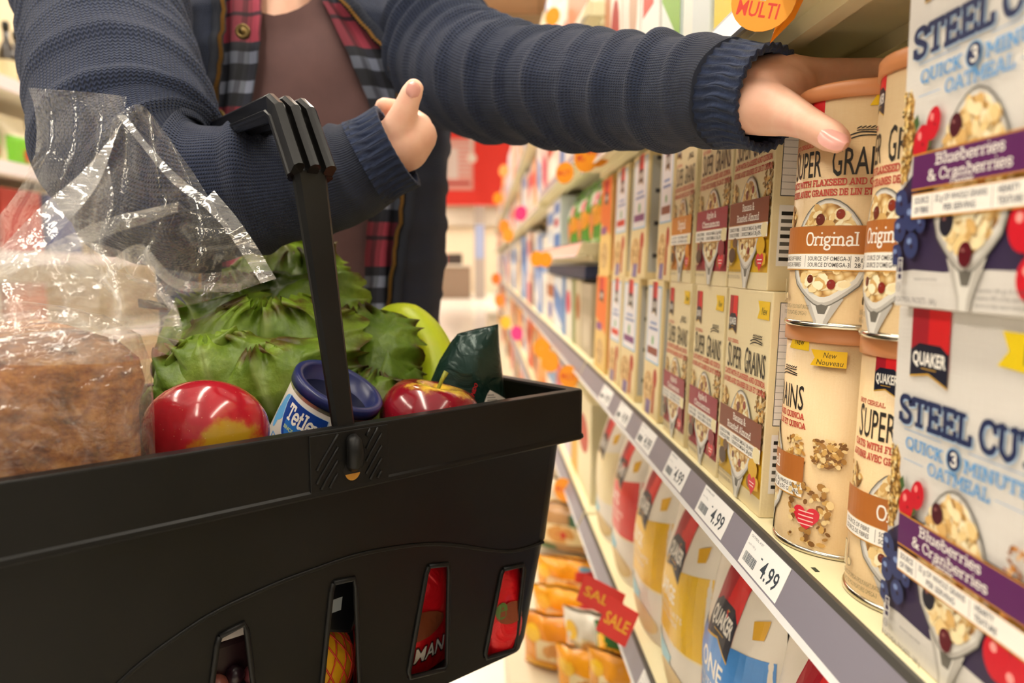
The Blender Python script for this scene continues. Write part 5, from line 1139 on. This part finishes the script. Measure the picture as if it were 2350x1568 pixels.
def sheet(rows_px, name, seed, crump=.012, nu=44, nv=34, mat=None):
    "film stretched through rows of (px, py, depth), then crumpled"
    G = [spline(r, 8) for r in rows_px]; n = min(len(g) for g in G); G = [[g[int(i * (len(g) - 1) / nu)] for i in range(nu + 1)] for g in G]
    cols = [spline([g[i] for g in G], 10) for i in range(nu + 1)]; m = len(cols[0])
    rows = []
    for j in range(m):
        row = []
        for i in range(nu + 1):
            px, py, Y = cols[i][j]; q = PX(px, py, Y); k = crump
            f = abs(noise.noise(q * 9 + Vector((seed, 0, 0)))) * 2.4 - .5 + .35 * abs(noise.noise(q * 22 + Vector((0, seed, 0))))
            g2 = noise.noise(q * 15 + Vector((0, 0, seed)))
            row.append(q + Vector((.35 * k * g2, -k * f, .3 * k * noise.noise(q * 19 + Vector((seed, seed, 0))))) - PO)
        rows.append(row)
    b = MB(); b.grid(rows, mat or FILM, True, uvs=False); return b.build(name, t)
sheet([[(75, 205, .50), (140, 210, .50), (215, 216, .50), (276, 222, .50)], [(90, 300, .49), (150, 300, .485), (215, 300, .485), (268, 280, .495)], [(62, 420, .475), (120, 420, .46), (190, 400, .465), (240, 350, .48)], [(0, 520, .46), (70, 540, .445), (150, 530, .445), (250, 470, .46)], [(-40, 640, .45), (40, 660, .435), (130, 660, .435), (230, 620, .45)]], 'mouth_flap', 2, .014)
sheet([[(262, 275, .51), (318, 240, .515), (370, 300, .52), (420, 365, .525)], [(240, 350, .49), (320, 380, .50), (420, 420, .515), (500, 460, .53)], [(190, 440, .465), (310, 490, .475), (440, 530, .50), (570, 560, .53)], [(120, 560, .45), (260, 590, .455), (420, 620, .475), (610, 605, .53)], [(60, 680, .44), (200, 680, .44), (360, 690, .46), (560, 650, .51)]], 'flaring_mouth', 5, .016)
sheet([[(200, 600, .45), (330, 610, .46), (460, 620, .48), (590, 600, .51)], [(150, 640, .44), (290, 660, .445), (430, 680, .465), (610, 640, .505)], [(120, 690, .435), (260, 705, .44), (370, 705, .455), (480, 680, .48)]], 'folded_edge', 8, .012, nv=20)
sheet([[(-60, 590, .47), (60, 600, .455), (200, 610, .45), (340, 640, .47)], [(-60, 680, .44), (80, 690, .425), (240, 690, .43), (390, 700, .46)], [(-60, 760, .41), (90, 770, .41), (250, 770, .42), (410, 765, .455)], [(-60, 830, .395), (90, 835, .405), (250, 830, .418), (375, 810, .45)]], 'gathered_film', 11, .012, mat=FILM2)
sheet([[(-60, 560, .475), (60, 575, .46), (190, 560, .455), (330, 600, .475)], [(-60, 650, .45), (80, 660, .432), (240, 650, .435), (400, 690, .462)], [(-60, 740, .42), (90, 745, .418), (250, 750, .424), (405, 745, .457)]], 'gathered_film', 23, .014, mat=FILM2)
for seed_, rows_ in ((31, [[(284, 262, .492), (200, 390, .465), (90, 480, .45), (-20, 585, .45)], [(268, 288, .485), (230, 420, .455), (130, 540, .44), (20, 640, .44)]]),
                     (33, [[(270, 270, .497), (340, 350, .485), (400, 420, .49), (470, 475, .50)], [(290, 268, .494), (352, 340, .482), (415, 405, .488), (485, 460, .498)]]),
                     (35, [[(0, 612, .435), (130, 560, .43), (270, 500, .445), (410, 468, .47)], [(10, 640, .43), (140, 590, .425), (280, 535, .44), (405, 490, .468)]]),
                     (37, [[(470, 470, .50), (520, 520, .50), (560, 580, .50), (600, 650, .50)], [(500, 440, .51), (550, 500, .508), (590, 560, .508), (635, 640, .505)]]),
                     (39, [[(235, 610, .43), (320, 560, .45), (420, 640, .46), (560, 650, .49)], [(240, 640, .428), (320, 600, .447), (420, 665, .457), (556, 668, .488)]])):
    sheet(rows_, 'folded_edge', seed_, .006, nv=8, mat=FILM2)
lp = [BL(PX(px, py, Y)) for px, py, Y in ((0, 0, 1),)]
b = MB(); rows = []
for z, e in ((-.06, -.0045), (-.04, -.005), (-.03, -.006), (zt - .05, -.007), (zt - .02, -.007), (zt - .002, -.003), (zt + .010, .012), (zt + .014, .03)):
    q = []
    r = rrect(max(x0, lx(z)) + e * .5, x1 - e, .024 + e, .207 - e, .016, z, 5)
    for i in range(len(r)):
        for k in range(4): q.append(r[i].lerp(r[(i + 1) % len(r)], k / 4))
    rows.append([BT @ (p_ + Vector((0, -.0028 * abs(noise.noise(p_ * 55)), .003 * noise.noise(p_ * 40)))) - PO for p_ in q])
b.grid(rows, FILM, True, True, False); b.build('bread_wrap', t)
b = MB(); q = [PX(316, 686, .452), PX(348, 690, .455), PX(378, 698, .458), PX(386, 712, .459), PX(352, 710, .455), PX(318, 706, .452)]
b.poly([v - PO for v in q], M('#161310', .35)); b.poly([v - PO + Vector((0, .0006, 0)) for v in q][::-1], M('#161310', .35)); b.build('date_print', t)
# ------------------------------------------------------------------ the shopper
pr = thing('person', 'person in navy knit cardigan and plaid shirt reaching for a canister, basket on arm', 'person', (-.26, 1.05, 0))
PO2 = Vector((-.26, 1.05, 0))
def loc(p): return Vector(p) - PO2
TC = Vector((-.255, 1.06, 0))
TAB_A = [(.70, .19), (.85, .185), (.97, .168), (1.12, .178), (1.24, .188), (1.31, .188), (1.36, .165), (1.40, .115), (1.44, .068), (1.50, .055)]
TAB_B = [(.70, .125), (.85, .125), (.97, .115), (1.12, .122), (1.22, .128), (1.30, .118), (1.36, .098), (1.40, .080), (1.44, .062), (1.50, .055)]
def torso(th, z, off):
    a, b_ = lerp_at(TAB_A, z) + off, lerp_at(TAB_B, z) + off
    return Vector((TC.x + a * math.sin(th), TC.y - b_ * math.cos(th), z))
def theta_at(edge, z, off):
    best = (1e9, 0)
    for k in range(-150, 151):
        th = k * .0105; x, y = PROJ(torso(th, z, off)); d = abs(x - lerp_at(edge, y))
        if d < best[0]: best = (d, th)
    return best[1]
E_CL = [(-60, 510), (0, 505), (100, 498), (180, 492), (270, 478), (330, 470), (700, 450)]
E_PL = [(-60, 604), (0, 603), (100, 598), (200, 586), (300, 560), (400, 550), (700, 560)]
E_PR = [(-60, 722), (0, 738), (100, 790), (200, 835), (270, 862), (450, 850), (560, 838), (700, 832)]
E_CR = [(-60, 775), (0, 792), (70, 860), (120, 897), (200, 922), (300, 940), (430, 940), (600, 915), (700, 907)]
def _cloth(t, c0, c1, rough=.85):
    n = t.noise(t.coord('Object'), 30, 4); n2 = t.noise(t.coord('Object'), 900, 2); t.l(t.mix(n, c0, c1), t.b.inputs['Base Color']); t.bump(n2, .3, .0006); t.set(Roughness=rough, Sheen_Weight=.08)
def knit(name, nu, nv):
    def f(t):
        uv = t.n('UVMap').outputs[0]; sp = t.n('SeparateXYZ'); t.l(uv, sp.inputs[0])
        u = t.math('MULTIPLY', sp.outputs[0], nu); v = t.math('MULTIPLY', sp.outputs[1], nv)
        tri = t.math('MULTIPLY', t.math('ABSOLUTE', t.math('SUBTRACT', t.math('FRACT', u), .5)), 2)
        s = t.math('SINE', t.math('MULTIPLY', t.math('ADD', v, t.math('MULTIPLY', tri, .55)), 6.2832))
        h = t.math('ADD', t.math('MULTIPLY', s, .35), t.math('SUBTRACT', 1, t.math('POWER', tri, 2)))
        n = t.noise(t.coord('Object'), 260, 3); n2 = t.noise(t.coord('Object'), 14, 4)
        c = t.mix(t.math('MULTIPLY', t.math('ADD', h, n), .45), '#09101f', '#2a395c'); c = t.mix(t.ramp(n2, [(.35, (0, 0, 0, 1)), (.7, (.5, .5, .5, 1))]), c, '#192440')
        t.l(c, t.b.inputs['Base Color']); t.bump(t.math('ADD', h, t.math('MULTIPLY', n, .7)), .9, .0016); t.set(Roughness=.9, Sheen_Weight=.06, Sheen_Roughness=.5)
    return mk(name, f)
KN_S = knit('navy_knit_sleeve', 120, 240); KN_T = knit('navy_knit_body', 300, 240); KN_C = knit('navy_knit_cuff', 30, 2)
def _plaid(t):
    uv = t.n('UVMap').outputs[0]; sp = t.n('SeparateXYZ'); t.l(uv, sp.inputs[0])
    v = t.math('FRACT', t.math('ADD', t.math('MULTIPLY', sp.outputs[1], 5.2), .46)); u = t.math('FRACT', t.math('MULTIPLY', sp.outputs[0], 2.1))
    c1 = t.ramp(v, [(0, '#8d2f40'), (.13, '#3a1c28'), (.17, '#8d2f40'), (.30, '#20232e'), (.42, '#767c8c'), (.53, '#23252e'), (.68, '#6f7585'), (.79, '#23252e'), (.88, '#8d2f40')], True)
    c2 = t.ramp(u, [(0, (.75, .75, .78, 1)), (.28, (.38, .37, .4, 1)), (.45, (.9, .9, .9, 1)), (.62, (1.5, 1.5, 1.6, 1)), (.9, (.6, .6, .62, 1))], True)
    w_ = t.n('TexWave'); w_.inputs['Scale'].default_value = 420; w_.bands_direction = 'DIAGONAL'; t.l(t.coord('Object'), w_.inputs['Vector'])
    c = t.mix(1.0, c1, c2, 'MULTIPLY'); c = t.mix(t.math('MULTIPLY', w_.outputs['Fac'], .25), c, '#2a2a33'); t.l(c, t.b.inputs['Base Color']); t.set(Roughness=.85)
PLAID = mk('plaid_flannel', _plaid)
# t-shirt
b = MB(); rows = []
for j in range(49):
    tt = j / 48; row = []
    for i in range(73):
        th = -pi + 2 * pi * i / 72; zt_ = 1.352 + .075 * min(1, (abs(th - .0) / .62) ** 1.6); z = .76 + (zt_ - .76) * tt
        p = torso(th, z, .0)
        fold = .0045 * math.sin((th * 1.0 + (1.36 - z) * 2.6 - .2) * 9) * max(0, math.cos(th)) * min(1, (1.37 - z) * 8) + .004 * noise.noise(Vector((th * 3, z * 9, 1)))
        p.y -= fold + (.006 * max(0, 1 - abs(tt - 1) * 26)); row.append(loc(p))
    rows.append(row)
b.grid(rows, mk('maroon_jersey', lambda t: _cloth(t, '#553b3b', '#6a4b49')), True); b.build('tshirt', pr)
# plaid shirt fronts
for e0, e1, nm in ((E_CL, E_PL, 'plaid_shirt'), (E_PR, E_CR, 'plaid_shirt')):
    b = MB(); rows = []
    for j in range(60):
        z = .72 + .70 * j / 59; t0, t1 = theta_at(e0, z, .014), theta_at(e1, z, .014)
        if e0 is E_CL: t0 -= .09
        else: t1 += .09
        rows.append([loc(torso(t0 + (t1 - t0) * i / 16, z, .013 + .003 * math.sin(i * .9 + z * 14))) for i in range(17)])
    b.grid(rows, PLAID, True); b.build(nm, pr)
# cardigan body
b = MB(); rows = []; edgeL = []; edgeR = []
for j in range(90):
    z = .66 + .77 * j / 89; tL, tR = theta_at(E_CL, z, .024), theta_at(E_CR, z, .024); row = []
    for i in range(91):
        th = tR + (2 * pi + tL - tR) * i / 90
        rid = .004 * max(0, math.sin(z * 2 * pi / .052)) ** 2 if 1.0 < z else 0
        row.append(loc(torso(th, z, .024 + rid + .004 * noise.noise(Vector((math.sin(th) * 4, math.cos(th) * 4, z * 8))))))
    rows.append(row); edgeR.append(row[0]); edgeL.append(row[-1])
b.grid(rows, KN_T, True); card = b.build('cardigan', pr)
for E_, sg in ((edgeL, 1), (edgeR, -1)):
    b = MB(); b.tube([p + Vector((0, -.002, 0)) for p in E_], (.0075, .004), KN_T, 8, up=Vector((0, 1, 0))); b.build('front_band', card)
    b = MB(); P = [p + Vector((sg * .0075, -.006, 0)) for p in E_]
    b.tube(P, (.0035, .0012), M('#15161c', .7), 6, up=Vector((0, 1, 0)))
    for k in range(8, len(P) - 1):
        for f in (0, .33, .66):
            q = P[k].lerp(P[k + 1], f); b.box(q + Vector((-.0022, -.0028, -.0011)), q + Vector((.0022, -.0004, .0011)), M('#a87a3e', .3, .85))
    b.build('zipper', card)
# sleeves
def sleeve(pts, name, ridge, ph, cuff, cuff_flare=1.0):
    P = spline([tuple(PX(px, py, Y)) + (r,) for px, py, Y, r in pts], 22)
    L = [0]
    for a, c in zip(P, P[1:]): L.append(L[-1] + (Vector(a[:3]) - Vector(c[:3])).length)
    path = [Vector(p[:3]) for p in P]; base = sweep(path, [p[3] for p in P], 72, 1, Vector((0, 1, 0))); rows = []
    for c, row, s in zip(path, base, L):
        out = []
        for i, q in enumerate(row):
            d = (q - c).normalized(); a = 2 * pi * i / 72
            k = math.sin(2 * pi * (s / ridge) + ph + .5 * math.sin(a + 1) + 3.4 * noise.noise(Vector((s * 8, math.sin(a) * .5, ph))))
            out.append(loc(q + d * (.0088 * min(1, (L[-1] - s) / .08) * (.75 + .9 * noise.noise(q * 9 + Vector((0, ph, 3)))) * max(0, k) ** 1.5 + .006 * noise.noise(q * 13 + Vector((ph, 0, 0))) + .0015 * noise.noise(q * 60))))
        rows.append(out)
    b = MB(); b.grid(rows, KN_S, True, True, True, True, True); o = b.build(name, pr)
    CP = spline([tuple(PX(px, py, Y)) + (r,) for px, py, Y, r in cuff], 12); cp = [Vector(p[:3]) for p in CP]; rows = []
    n_ = 168; base = sweep(cp, [p[3] for p in CP], n_, 1, Vector((0, 1, 0)))
    for j, (c, row) in enumerate(zip(cp, base)):
        rows.append([loc(q + (q - c).normalized() * (.0013 * math.cos(30 * 2 * pi * i / n_) + .002 * noise.noise(q * 25))) for i, q in enumerate(row)])
    back = [[loc(cp[j] + (q + PO2 - cp[j]) * .88) for q in rows[j]] for j in range(len(rows) - 1, max(0, len(rows) - 10), -1)]
    b = MB(); b.grid(rows + back, KN_C, True, True); b.build('ribbed_cuff', o)
sleeve([(232, -120, .90, .076), (240, 20, .84, .080), (268, 190, .76, .078), (308, 365, .705, .077), (410, 446, .688, .068), (560, 440, .69, .0565), (700, 424, .695, .048), (800, 398, .695, .044), (858, 368, .69, .040)], 'sleeve', .046, .5, [(838, 379, .69, .0395), (870, 362, .69, .0375), (915, 337, .688, .0385)])
sleeve([(1000, 95, 1.0, .070), (1025, 130, .955, .071), (1060, 158, .905, .068), (1120, 182, .84, .0605), (1260, 197, .77, .0525), (1440, 208, .675, .0455), (1600, 214, .605, .0415), (1675, 219, .575, .0395)], 'sleeve', .042, 2.2, [(1655, 218, .583, .0395), (1700, 221, .567, .0375), (1738, 224, .553, .0365), (1768, 226, .543, .0375)])
# body: one skin surface grown from tapering limbs
bb = MB(); SK = None
def _skin(t):
    co = t.coord('Object'); n = t.noise(co, 34, 4); t.l(t.ramp(n, [(.3, '#e0a98f'), (.55, '#e9b9a0'), (.75, '#e6a994')]), t.b.inputs['Base Color']); n2 = t.noise(co, 240, 4)
    t.set(Roughness=.48, Subsurface_Weight=.12, Subsurface_Scale=.006); t.b.inputs['Subsurface Radius'].default_value = (1, .4, .25); t.bump(n2, .18, .0008)
SK = mk('skin', _skin)
def limb(pts, k=5, n=18, flat=1.0, up=Vector((0, 1, 0))):
    "tapering closed limb with rounded ends through (x, y, z, r)"
    P = spline(pts, k); path = [Vector(p[:3]) for p in P]; rad = [p[3] for p in P]
    d0 = (path[0] - path[1]).normalized(); d1 = (path[-1] - path[-2]).normalized(); a = []; r_ = []
    for f in (.98, .85, .6, .3): a.append(path[0] + d0 * rad[0] * f); r_.append(rad[0] * math.sqrt(1 - f * f) + 1e-4)
    z = []; s_ = []
    for f in (.3, .6, .85, .98): z.append(path[-1] + d1 * rad[-1] * f); s_.append(rad[-1] * math.sqrt(1 - f * f) + 1e-4)
    bb.grid([[loc(q) for q in row] for row in sweep(a + path + z, r_ + rad + s_, n, flat, up)], SK, True, True, False, True, True)
def HX(*pts): return [tuple(PX(px, py, Y)) + (r,) for px, py, Y, r in pts]
# gripping hand
limb(HX((1560, 214, .62, .027), (1690, 220, .57, .0265), (1735, 222, .555, .0265), (1785, 215, .55, .024), (1815, 205, .552, .019)))
limb(HX((1735, 205, .556, .023), (1790, 180, .554, .0190), (1835, 173, .555, .0140), (1865, 172, .557, .0105)))
limb(HX((1725, 242, .545, .021), (1775, 254, .525, .0178), (1815, 267, .507, .0138), (1850, 282, .490, .0110), (1880, 298, .474, .0100), (1907, 313, .464, .0098), (1921, 321, .460, .0084)))
limb(HX((1800, 172, .553, .0155), (1862, 166, .556, .0110), (1900, 164, .558, .0098), (1960, 161, .560, .0088), (2020, 159, .560, .0083), (2075, 168, .556, .0076)))
limb(HX((1790, 195, .555, .0155), (1860, 202, .557, .0100), (1930, 212, .560, .0086), (2010, 232, .560, .0080), (2080, 262, .556, .0074)))
limb(HX((1780, 220, .556, .0150), (1850, 240, .558, .0098), (1920, 262, .560, .0084), (1990, 292, .560, .0078), (2050, 322, .556, .0070)))
limb(HX((1765, 245, .556, .0140), (1830, 278, .558, .0088), (1890, 308, .560, .0076), (1945, 340, .560, .0070), (1985, 365, .556, .0062)))
# folded hand at the chest
limb(HX((760, 410, .695, .027), (860, 365, .692, .026), (905, 338, .69, .0255), (940, 322, .688, .0225), (958, 312, .688, .018)))
limb(HX((905, 352, .69, .019), (940, 350, .69, .0165), (960, 335, .69, .013)))
limb(HX((905, 315, .680, .0165), (918, 285, .675, .0145), (929, 255, .671, .0118), (938, 230, .669, .0102), (946, 212, .669, .0098), (950, 203, .669, .0086)))
limb(HX((945, 300, .692, .0145), (968, 290, .705, .0105), (955, 275, .722, .0092), (915, 252, .722, .0088), (880, 244, .715, .0080)))
limb(HX((950, 318, .695, .0140), (972, 318, .712, .0100), (950, 300, .728, .0088), (905, 275, .726, .0084), (864, 266, .718, .0076)))
limb(HX((948, 335, .695, .0130), (966, 340, .710, .0096), (945, 322, .726, .0082), (905, 298, .724, .0078), (872, 288, .718, .0070)))
limb(HX((935, 355, .694, .0115), (952, 360, .708, .0086), (935, 345, .720, .0074), (905, 322, .720, .0066)))
# arms, trunk, neck, head, legs
limb(HX((240, 20, .86, .05), (290, 260, .76, .045), (400, 415, .70, .04), (560, 432, .695, .036), (760, 410, .695, .029)), 4)
limb(HX((1015, 128, .965, .042), (1120, 182, .85, .042), (1400, 207, .70, .033), (1570, 214, .617, .028)), 4)
limb([(-.255, 1.06, .84, .10), (-.255, 1.06, 1.0, .095), (-.255, 1.06, 1.2, .098), (-.255, 1.06, 1.33, .085), (-.257, 1.06, 1.38, .064)], 4, 28)
limb([(-.40, 1.02, 1.32, .045), (-.33, 1.05, 1.345, .055), (-.255, 1.065, 1.355, .06), (-.18, 1.06, 1.34, .05), (-.12, 1.04, 1.30, .04)], 4, 20, 1.0, Vector((0, 1, 0)))
limb([(-.262, 1.022, 1.335, .062), (-.26, 1.03, 1.38, .056), (-.26, 1.04, 1.44, .053), (-.26, 1.045, 1.50, .054)], 5, 24)
limb([(-.26, 1.02, 1.515, .048), (-.26, 1.03, 1.56, .072), (-.26, 1.04, 1.62, .083), (-.26, 1.045, 1.67, .078)], 5, 28)
limb([(-.26, .975, 1.515, .022), (-.26, .965, 1.55, .02)], 4); limb([(-.26, .962, 1.605, .011), (-.26, .944, 1.582, .013)], 4)
for s in (-1, 1):
    limb([(-.26 + s * .083, 1.045, 1.585, .010), (-.26 + s * .088, 1.05, 1.61, .016), (-.26 + s * .085, 1.05, 1.63, .012)], 4)
    limb([(-.26 + s * .09, 1.06, .86, .085), (-.26 + s * .10, 1.05, .48, .055), (-.26 + s * .11, 1.07, .10, .037)], 5)
    limb([(-.26 + s * .11, 1.09, .05, .036), (-.26 + s * .13, .98, .035, .03), (-.26 + s * .14, .90, .03, .024)], 4)
o = bb.build('body', pr)
m = o.modifiers.new('fuse', 'REMESH'); m.mode = 'VOXEL'; m.voxel_size = .0026; m.use_smooth_shade = True
m2 = o.modifiers.new('soften', 'SMOOTH'); m2.iterations = 4; m2.factor = .5
dg = bpy.context.evaluated_depsgraph_get(); me = bpy.data.meshes.new_from_object(o.evaluated_get(dg)); o.modifiers.clear(); o.data = me
if not me.materials: me.materials.append(SK)
for p_ in me.polygons: p_.use_smooth = True
def nail(c, ax_, nr, ln, wd, th=.0016):
    c = Vector(c); ax_ = Vector(ax_).normalized(); nr = Vector(nr); nr = (nr - ax_ * nr.dot(ax_)).normalized(); s_ = ax_.cross(nr); rows = []
    for j in range(9):
        t_ = 2 * j / 8 - 1; w_ = wd * (1 - abs(t_) ** 3.2 * .55)
        rows.append([loc(c + ax_ * ln * t_ + s_ * w_ * (i / 4 - 1) + nr * (-.42 * wd * (i / 4 - 1) ** 2 + th * (1 - abs(t_) ** 4 * .5))) for i in range(9)])
    b = MB(); b.grid(rows, M('#e0a49a', .22, 0, .55, 'nail'), True); return b.build('fingernail', pr)
a0, a1 = PX(1896, 307, .466), PX(1928, 324, .460)
nail(PX(1913, 316, .4525), a1 - a0, (-.12, -1, .35), .0088, .0074)
nail(PX(949, 207, .6595), PX(952, 196, .669) - PX(938, 232, .669), (.45, -1, .1), .0065, .0062)
# buttons of the plaid shirt
for px, py in ((557, 72), (500, 268)):
    c = PX(px, py, .915); d_ = Vector((0, -1, .1)).normalized()
    T_ = Matrix.Translation(loc(c)) @ Vector((0, 0, 1)).rotation_difference(d_).to_matrix().to_4x4(); b = MB()
    b.lathe([(.0085, -.004), (.0088, .001), (.0078, .0022), (.006, .0012), (.003, .0014), (.0026, .0028), (.0006, .003)], M('#6e5a35', .35, .8), 24, T_); b.build('button', pr)
# trousers, shoes, hair, face
DEN = mk('dark_denim', lambda t: _cloth(t, '#1d2230', '#2a3040')); b = MB()
b.grid([[loc(torso(2 * pi * i / 40, z, -.004)) for i in range(40)] for z in (.74, .80, .88, .97)], DEN, True, True)
for s in (-1, 1): b.tube([loc((-.26 + s * .085, 1.06, .86)), loc((-.26 + s * .092, 1.055, .65)), loc((-.26 + s * .10, 1.05, .46)), loc((-.26 + s * .11, 1.07, .09))], [.10, .088, .072, .062], DEN, 24, up=Vector((0, 1, 0)))
b.build('trousers', pr)
for s in (-1, 1):
    b = MB(); b.tube([loc((-.26 + s * .11, 1.13, .05)), loc((-.26 + s * .115, 1.08, .062)), loc((-.26 + s * .128, .98, .05)), loc((-.26 + s * .14, .89, .036)), loc((-.26 + s * .143, .86, .03))], [.03, .046, .047, .04, .022], M('#2b2522', .5), 18, up=Vector((0, 0, 1))); b.build('shoe', pr)
b = MB(); rows = []
for j in range(14):
    a = -1.0 + 2.5 * j / 13; row = []
    for i in range(36):
        q = 2 * pi * i / 36; fr = max(0, -math.sin(q)); row.append(loc(Vector((-.26 + .098 * math.cos(a) * math.cos(q), 1.055 + .106 * math.cos(a) * math.sin(q) + (.055 * fr if a < .55 else 0), 1.63 + .118 * math.sin(a) + (.02 * fr if a < .55 else 0)))))
    rows.append(row)
b.grid(rows, mk('brown_hair', lambda t: _cloth(t, '#3a2618', '#553822', .5)), True, True, False, False, True); b.build('hair', pr)
for s in (-1, 1): b = MB(); b.ball(loc((-.26 + s * .032, .975, 1.615)), .012, M('#e9e4de', .2)); b.ball(loc((-.26 + s * .032, .9655, 1.615)), .0052, M('#2e2118', .2)); b.build('eye', pr)
b = MB(); b.tube([loc((-.285, .966, 1.548)), loc((-.26, .955, 1.546)), loc((-.235, .966, 1.548))], [.002, .006, .002], M('#b5645a', .4), 8); b.build('lips', pr)
